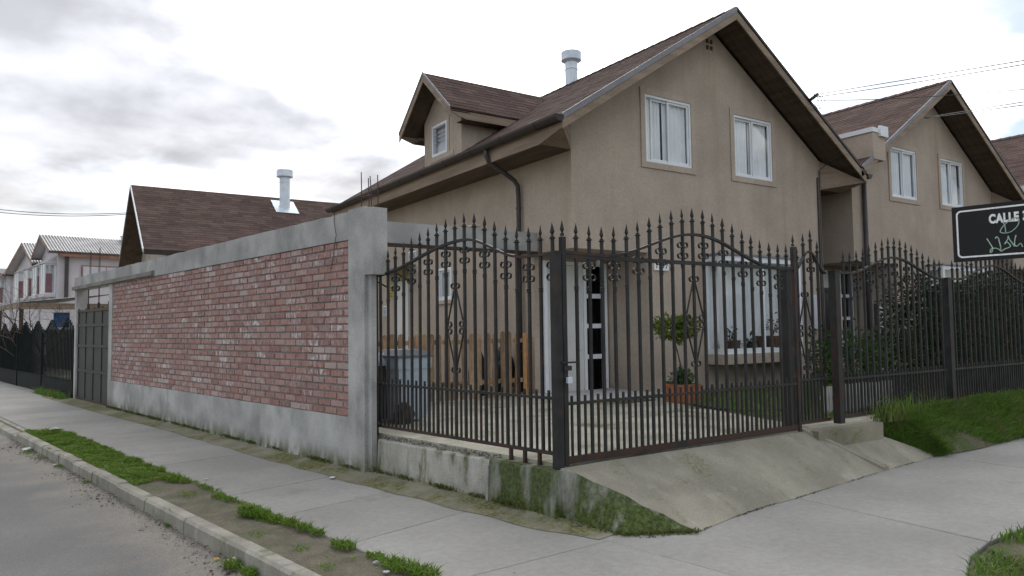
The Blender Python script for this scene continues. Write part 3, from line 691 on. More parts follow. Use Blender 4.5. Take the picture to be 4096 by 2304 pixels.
def window(root, f, u0, u1, v0, v1, panes=2, open_=0., curtain=CURT, trim=True, fr=.045, blind=False):
    """f(u,v,d) -> 3D, d into the wall"""
    wdw = obj('window', None, root)
    def bx(mb, a0,a1,b0,b1,d0,d1): 
        c = [f(a,b,d) for d in (d0,d1) for a,b in ((a0,b0),(a1,b0),(a1,b1),(a0,b1))]
        return mb.add(c, [(0,3,2,1),(4,5,6,7),(0,1,5,4),(1,2,6,5),(2,3,7,6),(3,0,4,7)])
    m = MB(); d0, d1 = -.004, .075
    bx(m,u0,u1,v0,v0+fr,d0,d1); bx(m,u0,u1,v1-fr,v1,d0,d1); bx(m,u0,u0+fr,v0+fr,v1-fr,d0,d1); bx(m,u1-fr,u1,v0+fr,v1-fr,d0,d1); m.build('frame', WHITE, wdw)
    iu0, iu1, iv0, iv1 = u0+fr, u1-fr, v0+fr, v1-fr; W_ = (iu1-iu0)/panes; s = .038
    for k in range(panes):
        a, b = iu0+k*W_, iu0+(k+1)*W_
        if k == 0: a += open_; b += open_*.6
        dd = .018+.024*(k % 2 == 0)
        m = MB(); bx(m,a,b,iv0,iv0+s,dd,dd+.02); bx(m,a,b,iv1-s,iv1,dd,dd+.02); bx(m,a,a+s,iv0+s,iv1-s,dd,dd+.02); bx(m,b-s,b,iv0+s,iv1-s,dd,dd+.02); m.build('sash', WHITE, wdw)
        m = MB().poly([f(a+s,iv0+s,dd+.01),f(b-s,iv0+s,dd+.01),f(b-s,iv1-s,dd+.01),f(a+s,iv1-s,dd+.01)]); m.build('pane', GLASS, wdw)
    if curtain:
        uc = u0+(u1-u0)*random.uniform(.40,.62); ga = random.uniform(.02,.07); bot = iv0 if not blind else iv0+(iv1-iv0)*.32
        for ua, ub in ((u0+random.uniform(.03,.1), uc-ga), (uc+ga*.3, u1-random.uniform(.03,.12))):
            m = MB(); n = 26; ph = random.uniform(0,6)
            for i in range(n+1):
                uq = ua+(ub-ua)*i/n; dq = .082+.013*math.sin(i*1.25+ph)+.005*math.sin(i*2.9+ph)
                m.v += [Vector(f(uq,bot,dq)), Vector(f(uq,iv1,dq*.9+.01))]
            for i in range(n): m.f.append((2*i,2*i+2,2*i+3,2*i+1))
            m.build('curtain', curtain, wdw, smooth=True, recalc=False)
    if trim:
        t = .105; m = MB(); e = .0
        for a0,a1,b0,b1 in ((u0-t,u1+t,v0-t,v0-e),(u0-t,u1+t,v1+e,v1+t),(u0-t,u0-e,v0,v1),(u1+e,u1+t,v0,v1)): bx(m,a0,a1,b0,b1,-.022,.0-.001)
        m.build('surround', STUC2, wdw)
    return wdw

def gable_house(root, dx, dz, main=False, limit=0, blinds=False):
    X = lambda x: x+dx; Z = lambda z: z+dz
    xl, xr, xc, zr, yf, yb = X(7.23), X(14.0), X(10.65), Z(7.39), 9.0, 17.6
    yr0, yr1 = 8.4, 18.15; xe0, xe1 = X(6.58), X(14.72)
    roofz = lambda x: zr-PIT*abs(x-xc)
    # walls
    fF = lambda u,v,d: Vector((u,yf+d,v)); zt = lambda x: roofz(x)-.19
    zb = .3
    out_ = [(xl,2.87),(xr,zb),(xr,zt(xr)),(xc,zt(xc)),(xl,zt(xl))]
    out_ = [(xl,Z(2.87)),(xr,Z(2.87)),(xr,zt(xr)),(xc,zt(xc)),(xl,zt(xl))]
    wins = [(X(8.88),X(10.04),Z(4.46),Z(5.66)),(X(11.23),X(12.38),Z(4.46),Z(5.66))]
    holes = list(wins)
    for a in (10.515,10.625):
        for b in (6.79,6.915): holes.append((X(a),X(a+.085),Z(b),Z(b+.09)))
    m = MB(); wall(m, out_, holes, fF)
    m.poly([fF(X(8.88),zb,0),fF(X(10.32),zb,0),fF(X(10.32),Z(2.87),0),fF(X(8.88),Z(2.87),0)])
    m.poly([fF(X(10.32),zb,0),fF(X(12.6),zb,0),fF(X(12.6),Z(1.0),0),fF(X(10.32),Z(1.0),0)])
    m.poly([fF(X(12.6),zb,0),fF(xr,zb,0),fF(xr,Z(2.87),0),fF(X(12.6),Z(2.87),0)])
    yp_ = 10.08
    # recessed porch
    m.poly([(X(8.88),yf,zb),(X(8.88),yp_,zb),(X(8.88),yp_,Z(2.87)),(X(8.88),yf,Z(2.87))])
    m.poly([(xl,yp_,zb),(X(7.40),yp_,zb),(X(7.40),yp_,Z(2.87)),(xl,yp_,Z(2.87))])
    m.poly([(X(7.40),yp_,Z(2.76)),(X(8.88),yp_,Z(2.76)),(X(8.88),yp_,Z(2.87)),(X(7.40),yp_,Z(2.87))])
    m.poly([(xl,yf,Z(2.87)),(xl,yp_,Z(2.87)),(X(8.88),yp_,Z(2.87)),(X(8.88),yf,Z(2.87))])
    # side walls
    fL = lambda u,v,d: Vector((xl+d,u,v))
    hl = [(12.97,13.54,Z(2.2),Z(2.87))] if main else []
    wall(m, [(yf,Z(2.87)),(yb,Z(2.87)),(yb,zt(xl)+.03),(yf,zt(xl)+.03)], [], fL)
    wall(m, [(yp_,zb),(yb,zb),(yb,Z(2.87)),(yp_,Z(2.87))], hl, fL)
    m.poly([(xr,yf,zb),(xr,yb,zb),(xr,yb,zt(xr)),(xr,yf,zt(xr))])
    m.poly([(xl,yb,zb),(xr,yb,zb),(xr,yb,zt(xr)),(xc,yb,zt(xc)),(xl,yb,zt(xl))])
    m.build('wall', STUC, root, recalc=False)
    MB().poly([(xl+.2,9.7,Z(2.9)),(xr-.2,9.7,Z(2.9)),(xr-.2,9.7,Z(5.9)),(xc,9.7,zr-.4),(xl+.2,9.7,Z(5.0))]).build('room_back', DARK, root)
    window(root, fF, *wins[0], open_=.14 if main else 0, blind=blinds); window(root, fF, *wins[1], blind=blinds)
    if main: window(root, fL, *hl[0], panes=1, curtain=CURTB, trim=False); MB().box(xl-.05,xl+.02,12.9,13.62,Z(2.12),Z(2.195)).build('side_sill', STUC2, root)
    # roof deck, slopes and shingles
    rf = obj('roof', None, root); th = .05
    for s, xe in ((-1,xe0),(1,xe1)):
        m = MB(); m.prism([(xc,yr0,zr-.012),(xe,yr0,roofz(xe)-.012),(xe,yr0,roofz(xe)-.012-th),(xc,yr0,zr-.012-th)], (0,yr1-yr0,0)); m.build('deck', DECK, rf)
        k = math.hypot(1,PIT); D = abs(xe-xc)*k
        f = lambda u,v,h,s=s,xe=xe: Vector((xe-s*v/k+s*h*PIT/k, yr0+u, roofz(xe)+v*PIT/k+h/k-.012))
        skip = None
        if main and s < 0:
            def skip(u,v):
                yy = yr0+u; zz = roofz(xe)+v*PIT/k; return zz > Z(5.06) and abs(yy-12.87) < .74 and zz < 6.78-.88*abs(yy-12.87)-.05
        if s < 0 or main: shingle_slope(rf, f, yr1-yr0, D, limit if s < 0 else 0, skip)
        # boards along the rake and the metal edge on top
        for yy0, yy1, y2, nm in ((yr0-.022,yr0,yr0-.034,'rake_board'),(yr1,yr1+.022,yr1+.012,'rake_board')):
            q = lambda x, dz_: (x, yy0, roofz(x)+dz_)
            m = MB(); m.prism([q(xc,-.07),q(xe,-.07),q(xe,-.225),q(xc,-.225)], (0,yy1-yy0,0)); m.build(nm, WOODT, rf)
            m = MB(); m.prism([(xc,y2,zr+.012),(xe,y2,roofz(xe)+.012),(xe,y2,roofz(xe)-.085),(xc,y2,zr-.085)] if s < 0 else [(xc,y2,zr+.012),(xe,y2,roofz(xe)+.012),(xe,y2,roofz(xe)-.045),(xc,y2,zr-.045)], (0,.024,0)); m.build('edge_flashing', GALV if s < 0 else GUT, rf)  # right slope's grey flashing gets dark gutter brown, its shade painted in
        # soffit boards under the front overhang
        nb_ = 4
        for j in range(nb_):
            ya, yb_ = yr0+(yf-yr0)*j/nb_+.004, yr0+(yf-yr0)*(j+1)/nb_-.004
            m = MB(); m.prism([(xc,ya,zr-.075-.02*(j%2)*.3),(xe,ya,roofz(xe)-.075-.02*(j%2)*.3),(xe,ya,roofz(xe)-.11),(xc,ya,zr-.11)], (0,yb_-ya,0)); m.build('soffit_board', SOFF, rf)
        if dx > 0 and s < 0: continue
        # eave: fascia and boxed soffit
        wx = xl if s < 0 else xr; zf = roofz(xe)
        m = MB(); xa, xb = (xe, xe+.024) if s < 0 else (xe-.024, xe); m.prism([(xa,yr0,zf-.03),(xa,yr0,zf-.2),(xa,yr0+.58,zf-.335),(xa,yr1,zf-.335),(xa,yr1,zf-.03)],(xb-xa,0,0)); m.build('fascia', WOODT, rf)
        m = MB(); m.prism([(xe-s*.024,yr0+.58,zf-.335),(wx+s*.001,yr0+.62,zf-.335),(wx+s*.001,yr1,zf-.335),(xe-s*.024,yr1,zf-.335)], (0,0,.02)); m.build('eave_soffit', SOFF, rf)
        m = MB(); m.add([(xe-s*.024,yr0,zf-.2),(xe-s*.024,yr0+.58,zf-.33),(wx,yf-.004,zf-.33),(wx,yf-.004,roofz(wx)-.2),(xe-s*.024,yr0+.02,zf-.185),(wx,yf-.002,roofz(wx)-.185)], [(0,1,2,3),(0,3,5,4)]); m.build('eave_return', WOODT, rf)
        # half round gutter
        m = MB(); rg = .084; xg = xe+s*(rg-.005); n = 9; o = 0
        for yy in (yr0-.05, yr1+.02):
            for i in range(n+1):
                a = math.pi+math.pi*i/n; m.v.append(Vector((xg+rg*math.cos(a),yy,zf-.03+rg*1.15*math.sin(a))))
            for i in range(n+1):
                a = 2*math.pi-math.pi*i/n; m.v.append(Vector((xg+(rg-.007)*math.cos(a),yy,zf-.03+(rg-.007)*1.15*math.sin(a))))
        Q = 2*(n+1)
        for i in range(Q): m.f.append((i,(i+1)%Q,(i+1)%Q+Q,i+Q))
        gu = m.build('gutter', GUT, rf, smooth=False)
        for yy in (yr0-.055, yr1+.022):
            m = MB(); m.prism([(xg+(rg+.006)*math.cos(math.pi+math.pi*i/10),yy,zf-.026+(rg+.006)*1.15*math.sin(math.pi+math.pi*i/10)) for i in range(11)], (0,.008,0)); m.build('gutter_end', GUT, rf)
        yy = yr0+.5
        while yy < yr1:
            m = MB(); pr = [(xg+(rg+.006)*math.cos(math.pi+math.pi*i/8),yy,zf-.03+(rg+.006)*1.15*math.sin(math.pi+math.pi*i/8)) for i in range(9)]
            pr += [(xg+(rg+.001)*math.cos(math.pi+math.pi*i/8),yy,zf-.03+(rg+.001)*1.15*math.sin(math.pi+math.pi*i/8)) for i in range(8,-1,-1)]
            m.prism(pr, (0,.028,0)); m.build('gutter_joint', GUT, rf); yy += .98
    # ridge caps
    m = MB(); yy = yr0
    while yy < yr1:
        h = .02; m.add([(xc-.14,yy,zr-.14*PIT+h),(xc,yy,zr+h+.006),(xc+.14,yy,zr-.14*PIT+h),(xc-.14,yy+.3,zr-.14*PIT+h-.012),(xc,yy+.3,zr+h-.008),(xc+.14,yy+.3,zr-.14*PIT+h-.012)], [(0,1,4,3),(1,2,5,4),(0,2,1)]); yy += .26
    tag(m.build('ridge_caps', SHING, rf, recalc=False), kind='stuff')
    # bay window
    bay = obj('bay_window', None, root); bx0, bx1, by, z0, z1 = X(10.3), X(12.62), 8.6, Z(1.08), Z(2.86)
    MB().box(bx0-.04,bx1+.04,by-.04,yf-.002,Z(.9),z0).build('sill_box', STUC2, bay)
    MB().box(bx0-.03,bx1+.03,by-.03,yf-.002,z1+.002,z1+.04).build('bay_roof', GALV, bay)
    m = MB(); t = .095
    for a in (bx0,bx1-t): m.box(a,a+t,by,by+t,z0+.0,z1)
    for a in (bx0,bx1-t): m.box(a,a+t,yf-.05,yf-.003,z0,z1)
    xm = (bx0+bx1)/2
    for zz in (z0+.001,z1-t-.001):
        m.box(bx0+t,bx1-t,by+.004,by+t-.004,zz,zz+t); m.box(bx0+.004,bx0+t-.004,by+t,yf-.05,zz,zz+t); m.box(bx1-t+.004,bx1-.004,by+t,yf-.05,zz,zz+t)
    m.box(xm-.03,xm+.03,by+.006,by+.05,z0+t,z1-t); m.box(bx0+t,bx1-t,by+.008,by+.05,z1-.34,z1-.305) if False else None
    m.build('frame', WHITE, bay)
    for a,b in ((bx0+t,xm-.03),(xm+.03,bx1-t)):
        MB().poly([(a,by+.03,z0+t),(b,by+.03,z0+t),(b,by+.03,z1-t),(a,by+.03,z1-t)]).build('pane', GLASS, bay)
    for a in (bx0+.03,bx1-.03): MB().poly([(a,by+t,z0+t),(a,yf-.05,z0+t),(a,yf-.05,z1-t),(a,by+t,z1-t)]).build('pane', GLASS, bay)
    m = MB(); n = 90
    for i in range(n+1):
        uq = bx0+.04+(bx1-bx0-.08)*i/n; m.v += [Vector((uq,yf+.05+.02*math.sin(i*.9)+.008*math.sin(i*2.3),z0)),Vector((uq,yf+.05+.014*math.sin(i*.9),z1))]
    for i in range(n): m.f.append((2*i,2*i+2,2*i+3,2*i+1))
    m.build('net_curtain', CURT, bay, smooth=True, recalc=False)
    # front door with side light in the porch
    dr = obj('front_door', None, root); yd = yp_-.004
    m = MB(); a0, a1, z0, z1 = X(7.40), X(8.84), Z(.45), Z(2.76)
    m.box(a0,a0+.07,yd-.06,yd+.05,z0,z1); m.box(a1-.08,a1,yd-.05,yd+.05,z0,z1); m.box(a0+.07,a1-.08,yd-.05,yd+.05,z1-.06,z1); m.box(X(8.29),X(8.35),yd-.05,yd+.05,z0,z1-.06); m.build('door_frame', WHITE, dr)
    m = MB(); m.box(a0+.075,X(8.285),yd-.03,yd+.02,z0+.03,z1-.065)
    m.build('leaf', DOORW, dr)
    for i in range(5): MB().box(a0+.14,X(8.16),yd-.0335,yd-.03,z0+.4*i+.18,z0+.4*i+.187).build('groove', CURTB, dr)
    MB().box(X(8.14),X(8.20),yd-.05,yd-.031,Z(1.5),Z(1.95)).build('pull_handle', ZINC, dr)
    m = MB().tube([(X(8.2),yd-.05,Z(1.22)),(X(8.2),yd-.031,Z(1.22))],.03,10); m.build('lock', ZINC, dr)
    zs = [z0+.03, z0+.62, z0+1.17, z0+1.71, z1-.06]
    for i in range(4):
        MB().poly([(X(8.35),yd,zs[i]),(X(8.76),yd,zs[i]),(X(8.76),yd,zs[i+1]),(X(8.35),yd,zs[i+1])]).build('pane', DGLASS, dr)
        if i: MB().box(X(8.35),X(8.76),yd-.04,yd+.03,zs[i]-.04,zs[i]+.04).build('glazing_bar', WHITE, dr)
    MB().box(X(7.35),X(8.9),yd+.25,yd+.3,z0,z1).build('hall_back', DARKP, dr)
    MB().box(X(6.95),X(8.93),8.62,yp_-.06,.36,Z(.45)+.035).build('porch_step', STEPW, root)
    return rf

hs = thing('house', 'brown stucco corner house with a steep shingle gable and dormer behind the iron fence', 'house')
rfm = gable_house(hs, 0, 0, True, 300)
# dormer
dm_ = obj('dormer', None, hs); yd0, zd, pd = 12.87, 6.78, .885; xf = 6.985; hw = .785
roofzm = lambda x: 7.39-PIT*abs(x-10.65)
fD = lambda u,v,d: Vector((xf+d,u,v)); zw = lambda yv: zd-pd*abs(yv-yd0)-.12
m = MB(); wall(m, [(yd0-hw,5.02),(yd0+hw,5.02),(yd0+hw,zw(yd0+hw)),(yd0,zw(yd0)),(yd0-hw,zw(yd0-hw))], [(12.66,13.3,5.17,5.82)], fD)
for s in (-1,1):
    yv = yd0+s*hw; xk = 10.65-(7.39-zw(yv))/PIT; m.poly([(xf,yv,5.0),(xk,yv,zw(yv)+.02),(xf,yv,zw(yv)+.02)])
m.build('cheek_wall', STUC, dm_, recalc=False)
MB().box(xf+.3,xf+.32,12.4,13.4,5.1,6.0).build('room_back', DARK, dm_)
wv_ = obj('window', None, dm_)
m = MB(); fr = .05
for a0,a1,b0,b1 in ((12.66,13.3,5.17,5.22),(12.66,13.3,5.77,5.82),(12.66,12.71,5.22,5.77),(13.25,13.3,5.22,5.77)): m.box(xf-.01,xf+.07,a0,a1,b0,b1)
m.build('frame', WHITE, wv_)
for i in range(4):
    z = 5.74-.085*i; MB().prism([(xf-.02,12.715,z-.075),(xf+.06,12.715,z),(xf+.066,12.715,z-.004),(xf-.014,12.715,z-.079)],(0,.53,0)).build('louvre', GLASS, wv_)
MB().poly([(xf+.03,12.71,5.22),(xf+.03,13.25,5.22),(xf+.03,13.25,5.42),(xf+.03,12.71,5.42)]).build('pane', GLASS, wv_)
MB().box(xf+.1,xf+.11,12.68,13.28,5.2,5.8).build('blind', CURTB, wv_)
m = MB()
for a0,a1,b0,b1 in ((12.4,13.36,5.06,5.165),(12.56,12.655,5.17,5.9),(13.305,13.4,5.17,5.9)): m.box(xf-.012,xf-.001,a0,a1,b0,b1)
m.build('surround', STUC2, dm_)
dr_ = obj('dormer_roof', None, dm_); xd0 = 6.57; hr = 1.12
for s in (-1,1):
    zrz = lambda yv: zd-pd*abs(yv-yd0)
    ye = yd0+s*hr; hit = lambda z: 10.65-(7.39-z)/PIT
    m = MB(); m.add([(xd0,yd0,zd-.01),(hit(zd)+.1,yd0,zd-.01),(hit(zrz(ye))+.1,ye,zrz(ye)-.01),(xd0,ye,zrz(ye)-.01),(xd0,yd0,zd-.05),(hit(zd)+.1,yd0,zd-.05),(hit(zrz(ye))+.1,ye,zrz(ye)-.05),(xd0,ye,zrz(ye)-.05)],
          [(0,1,2,3),(7,6,5,4),(0,3,7,4),(1,5,6,2),(2,6,7,3),(0,4,5,1)]); m.build('deck', DECK, dr_)
    k = math.hypot(1,pd); D = hr*k
    f = lambda u,v,h,s=s: Vector((xd0+u, yd0+s*(hr-v/k)+s*h*pd/k, zd-pd*hr+v*pd/k+h/k-.01))
    sk = lambda u,v: xd0+u > hit(zd-pd*hr+v*pd/k)+.12
    shingle_slope(dr_, f, 3.25, D, 120 if s < 0 else 0, sk, .14, .3)
    m = MB(); m.prism([(xd0-.02,yd0,zd-.05),(xd0-.02,ye,zrz(ye)-.05),(xd0-.02,ye,zrz(ye)-.19),(xd0-.02,yd0,zd-.19)],(.022,0,0)); m.build('rake_board', WOODT, dr_)
    m = MB(); m.prism([(xd0-.032,yd0,zd+.01),(xd0-.032,ye,zrz(ye)+.01),(xd0-.032,ye,zrz(ye)-.045),(xd0-.032,yd0,zd-.045)],(.02,0,0)); m.build('edge_flashing', GALV, dr_)
    m = MB(); ya, yb_ = (ye, ye+.02) if s < 0 else (ye-.02, ye); z_ = zrz(ye); m.prism([(xd0,ya,z_-.03),(hit(z_)+.1,ya,z_-.03),(hit(z_-.2),ya,z_-.2),(xd0+.32,ya,z_-.2),(xd0,ya,z_-.1)],(0,.02,0)); m.build('fascia', WOODT, dr_)
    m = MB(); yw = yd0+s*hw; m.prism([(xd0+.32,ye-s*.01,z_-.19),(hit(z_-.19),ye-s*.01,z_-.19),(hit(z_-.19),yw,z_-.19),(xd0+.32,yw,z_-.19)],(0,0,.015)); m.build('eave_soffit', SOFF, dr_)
    m = MB(); m.prism([(xd0,yd0,zd-.06),(xd0,ye,z_-.06),(xd0,ye,z_-.08),(xd0,yd0,zd-.08)],(xf-xd0,0,0)); m.build('soffit', SOFF, dr_)
# chimney flue behind the ridge, vent flue cap
def flue(root, x, y, z0, zc, zt, r, rc):
    fl_ = obj('flue', None, root)
    MB().lathe([(r,z0),(r,zc+.05)],(x,y,0),20).build('pipe', ZINC, fl_, smooth=False)
    m = MB().lathe([(r+.004,zc-.22),(r+.012,zc-.21),(r+.004,zc-.2)],(x,y,0),20,False); m.build('seam', ZINC, fl_)
    m = MB().lathe([(r+.02,zc-.02),(rc,zc+.02),(rc,zt),(rc*.9,zt+.01),(.02,zt+.05)],(x,y,0),24); m.build('cowl', ZINC, fl_)
    return fl_
flue(hs, 11.25, 13.93, 6.9, 8.26, 8.49, .16, .255)
# downpipe on the left wall
m = MB(); m.tube([(6.51,10.43,4.70),(6.52,10.43,4.56),(6.56,10.43,4.47),(7.08,10.41,4.19),(7.15,10.41,4.1),(7.16,10.41,3.9),(7.16,10.41,.5)],.042,10); m.build('downpipe', PIPED, hs, smooth=True)
for z in (1.2,2.4,3.7): MB().lathe([(.046,-.02),(.05,-.02),(.05,.02),(.046,.02)],(7.16,10.41,z),10,False).build('pipe_clip', PIPED, hs)
# rear door, vents, awning on the side wall
xw = 7.23
MB().box(xw-.03,xw-.002,14.95,15.6,.45,2.72).build('rear_door', DOORW, hs)
for ya,yb_,z0,z1,mt in ((16.15,16.35,1.93,2.18,WHITE),(15.75,15.98,2.36,2.66,YELL),(14.55,14.93,3.12,3.36,WHITE)):
    vt = obj('wall_vent', None, hs); MB().box(xw-.02,xw-.002,ya,yb_,z0,z1).build('vent_frame', mt, vt)
    nz = 7
    for i in range(nz):
        z = z0+.02+(z1-z0-.04)*i/nz; MB().box(xw-.026,xw-.021,ya+.02,yb_-.02,z,z+.012).build('vent_slot', DARK, vt)
aw = obj('awning', None, hs)
m = MB(); m.prism([(6.65,14.6,2.86),(6.7,14.6,2.93),(7.22,14.6,3.06),(7.22,14.6,3.04),(6.7,14.6,2.91)],(0,1.55,0)); m.build('awning_sheet', BINL, aw)
for yy in (14.65,16.1): MB().bar((6.7,yy,2.88),(7.21,yy,2.62),.03,.03).build('bracket', IRON, aw)
MB().box(xw-.04,xw-.003,15.05,15.5,2.74,2.98).build('light_panel', YELL, aw)
# house number and porch lamp
nb = obj('number_plate', None, hs); MB().box(9.01,9.355,8.972,8.997,2.57,2.72).build('plate', WHITEP, nb)
BLUE = basic('blue_number', (.01,.03,.12), .5, bump=0)
def text_mesh(s, size, mat, parent, M, bold=0., ext=.002):
    c = bpy.data.curves.new('text', 'FONT'); c.body = s; c.size = size; c.extrude = ext; c.offset = bold; c.space_character = 1.1 if bold > .003 else 1.0; c.resolution_u = 4
    t = bpy.data.objects.new('lettering', c); COL.objects.link(t)
    dg = bpy.context.evaluated_depsgraph_get(); me = bpy.data.meshes.new_from_object(t.evaluated_get(dg)); bpy.data.objects.remove(t)
    me.materials.clear(); me.materials.append(mat); o = obj('lettering', me, parent); o.matrix_local = M; return o
MX = Matrix(((1,0,0,0),(0,0,-1,0),(0,1,0,0),(0,0,0,1)))
for i, ch in enumerate('1597'): text_mesh(ch, .125, BLUE, nb, Matrix.Translation((9.03+.08*i,8.970,2.608)) @ MX, .002)
m = MB().lathe([(.02,.06),(.03,.03),(.055,-.01),(.05,-.05),(.02,-.075)],(8.5,9.85,2.79),14); m.build('porch_lamp', ZINC, hs, smooth=True)
# cables stapled to the right corner
m = MB()
m.tube([(14.0,8.42,5.15),(13.9,8.7,5.0),(13.93,8.97,4.85),(13.93,8.975,.6)],.012,6); m.tube([(13.88,8.98,4.7),(13.88,8.98,.6)],.02,6); m.build('conduit', PIPED, hs)
MB().box(13.45,13.7,8.93,8.995,1.5,2.2).build('meter_box', CURTB, hs)

# neighbour house of the same type, and the one after it
h2 = thing('house', 'second brown stucco gable house, right of the corner house, with two curtained upper windows', 'house')
gable_house(h2, 7.95, .11, False, 0, False)
fb = obj('parapet_box', None, h2)
MB().box(14.98,15.46,8.36,17.5,5.12,5.70).build('box_wall', STUC2, fb); MB().box(14.95,15.48,8.34,17.5,5.703,5.80).build('white_cap', WHITE, fb)
MB().box(15.2,15.5,8.30,8.355,5.63,5.86).build('cap_end', WHITE, fb)
m = MB(); m.tube([(15.56,8.93,5.1),(15.56,8.93,.5)],.05,10); m.build('downpipe', PIPED, h2, smooth=True)
h3 = thing('house', 'third brown roofed house peeping in at the right edge behind the neighbour', 'house')
gable_house(h3, 15.9, .22, False, 0, False)
MB().box(22.55,22.72,8.36,17.5,5.1,5.3).build('white_gutter', WHITE, h3)

# rear house on the left: ridge along x
rh = thing('house', 'house with a broad dark brown shingle roof and white flue behind the brick wall', 'house')
yr_, zr_, pr = 29.4, 7.0, .735; x0_, x1_ = 3.09, 15.0; ye0, ye1 = 25.7, 33.1
rf = obj('roof', None, rh)
for s, ye in ((-1,ye0),(1,ye1)):
    zq = zr_-pr*abs(ye-yr_); m = MB(); m.prism([(x0_,yr_,zr_),(x0_,ye,zq),(x0_,ye,zq-.06),(x0_,yr_,zr_-.06)],(x1_-x0_,0,0)); m.build('deck', DECK, rf)
    if s < 0:
        k = math.hypot(1,pr); D = abs(ye-yr_)*k
        f = lambda u,v,h: Vector((x0_+u, ye0+v/k-h*pr/k, zq+v*pr/k+h/k)); shingle_slope(rf, f, x1_-x0_, D, 0, None, .16, .36)
    m = MB(); m.prism([(x0_-.03,yr_,zr_+.02),(x0_-.03,ye,zq+.02),(x0_-.03,ye,zq-.09),(x0_-.03,yr_,zr_-.09)],(.03,0,0)); m.build('edge_flashing', WHITE if s<0 else GALV, rf)
    m = MB(); m.prism([(x0_,yr_,zr_-.07),(x0_,ye,zq-.07),(x0_,ye,zq-.1),(x0_,yr_,zr_-.1)],(.75,0,0)); m.build('soffit', SOFF, rf)
    m = MB(); m.box(x0_,x1_,ye-.1,ye+.02,zq-.16,zq-.02); m.build('gutter', GUT, rf)
m = MB(); xg = x0_+.75; m.prism([(xg,ye0+.6,0),(xg,ye1-.6,0),(xg,ye1-.6,zr_-pr*3.1-.1),(xg,yr_,zr_-.1),(xg,ye0+.6,zr_-pr*3.1-.1)],(11,0,0)); m.build('wall', STUC, rh)
m = MB(); 
MB().box(xg-.04,xg-.005,27.0,28.2,2.6,3.9).build('window', WHITE, rh)
MB().box(xg+.5,xg+.8,ye0+.55,ye0+.595,2.9,4.1).build('window', WHITE, rh)
fl_ = flue(rh, 8.477, 28.746, 6.2, 7.72, 8.0, .2, .315)
k = math.hypot(1,pr); m = MB(); f = lambda u,v,h: Vector((8.477+u, 28.746+v/k-h*pr/k, 6.51+v*pr/k+h/k)); m.prism([f(-.45,-.5,.03),f(.45,-.5,.03),f(.45,.5,.03),f(-.45,.5,.03)], f(0,0,.015)-f(0,0,0)); m.build('flashing_plate', ZINC, fl_)

# white houses far down the street (street frame: local x = n, y = w)
def corr(m, f, L, D, amp=.018, pitch=.13):
    n = int(L/pitch*4); o = len(m.v)
    for i in range(n+1):
        u_ = L*i/n; h = amp*math.sin(u_/pitch*2*math.pi)
        m.v += [f(u_,0,h), f(u_,D,h)]
    for i in range(n): m.f.append((o+2*i,o+2*i+2,o+2*i+3,o+2*i+1))
def white_house(label, wr, we0, we1, zr, ze, first):
    t = thing('house', label, 'house', (0,0,0), WROT); n0, n1 = 7.55, 16.0; nw = 8.0
    m = MB(); m.prism([(nw,we0+.35,-.1),(nw,we1-.2,-.1),(nw,we1-.2,ze-.1),(nw,wr,zr-.15),(nw,we0+.35,ze-.1)],(7.5,0,0)); m.build('wall', STUCW, t)
    r = obj('roof', None, t)
    for we in (we0, we1):
        D = math.hypot(wr-we, zr-ze); m = MB()
        f = lambda u,v,h,we=we: Vector((n0+u, we+(wr-we)*v/D, ze+(zr-ze)*v/D+h)); corr(m, f, n1-n0, D); m.build('corrugated_sheet', CORR, r, recalc=False)
        m = MB(); m.prism([(n0,wr,zr-.03),(n0,we,ze-.03),(n0,we,ze-.16),(n0,wr,zr-.16)],(.03,0,0)); m.build('rake_board', basic('pinkish_board',(.36,.22,.17)), r)
        m = MB(); m.prism([(n0,wr,zr-.05),(n0,we,ze-.05),(n0,we,ze-.07),(n0,wr,zr-.07)],(n1-n0,0,0)); m.build('underlay', STUCW, r)
        m = MB(); m.box(n0,n1,we-.03,we+.03,ze-.12,ze-.02); m.build('eave_board', SOFF, r)
    for wc in first:
        b = obj('bay_window', None, t); n_ = 7.5
        m = MB(); m.box(n_-.03,nw-.003,wc-.55,wc+.55,3.42,3.56); m.build('sill', STUCW, b)
        m = MB(); m.prism([(n_-.06,wc-.6,5.05),(nw-.003,wc-.6,5.05),(nw-.003,wc-.6,5.42)],(0,1.2,0)); m.build('hood', STUCW, b)
        m = MB()
        for a in (wc-.5,wc-.03,wc+.44): m.box(n_,n_+.06,a,a+.06,3.56,5.05)
        m.box(nw-.06,nw-.004,wc-.5,wc-.44,3.56,5.05); m.box(n_+.06,nw-.06,wc-.5,wc-.44,3.56,3.62); m.box(n_+.06,nw-.06,wc-.5,wc-.44,4.98,5.05); m.build('frame', WHITE, b)
        MB().poly([(n_+.02,wc-.5,3.56),(n_+.02,wc+.5,3.56),(n_+.02,wc+.5,5.05),(n_+.02,wc-.5,5.05)]).build('pane', GLASS, b)
        MB().poly([(n_+.06,wc-.47,3.62),(nw-.06,wc-.47,3.62),(nw-.06,wc-.47,5.0),(n_+.06,wc-.47,5.0)]).build('pane', GLASS, b)
        MB().box(n_+.1,n_+.45,wc+.1,wc+.42,3.57,4.6).build('painted_reflection', RED, b)  # pink block behind the glass, a painted stand-in for the pane's reflection
        MB().box(nw-.05,nw-.01,wc-.42,wc+.42,3.57,5.04).build('inner_dark', CURTB, b)
    return t
WH1 = white_house('white two storey house with grey corrugated gable roof, nearest on the far left street', 42.6, 40.3, 44.6, 6.62, 5.62, (41.5,43.4))
o = MB().tube([(8.35,40.5,5.5),(8.35,40.5,3.2)],.09,8).build('downpipe', PIPED, WH1)
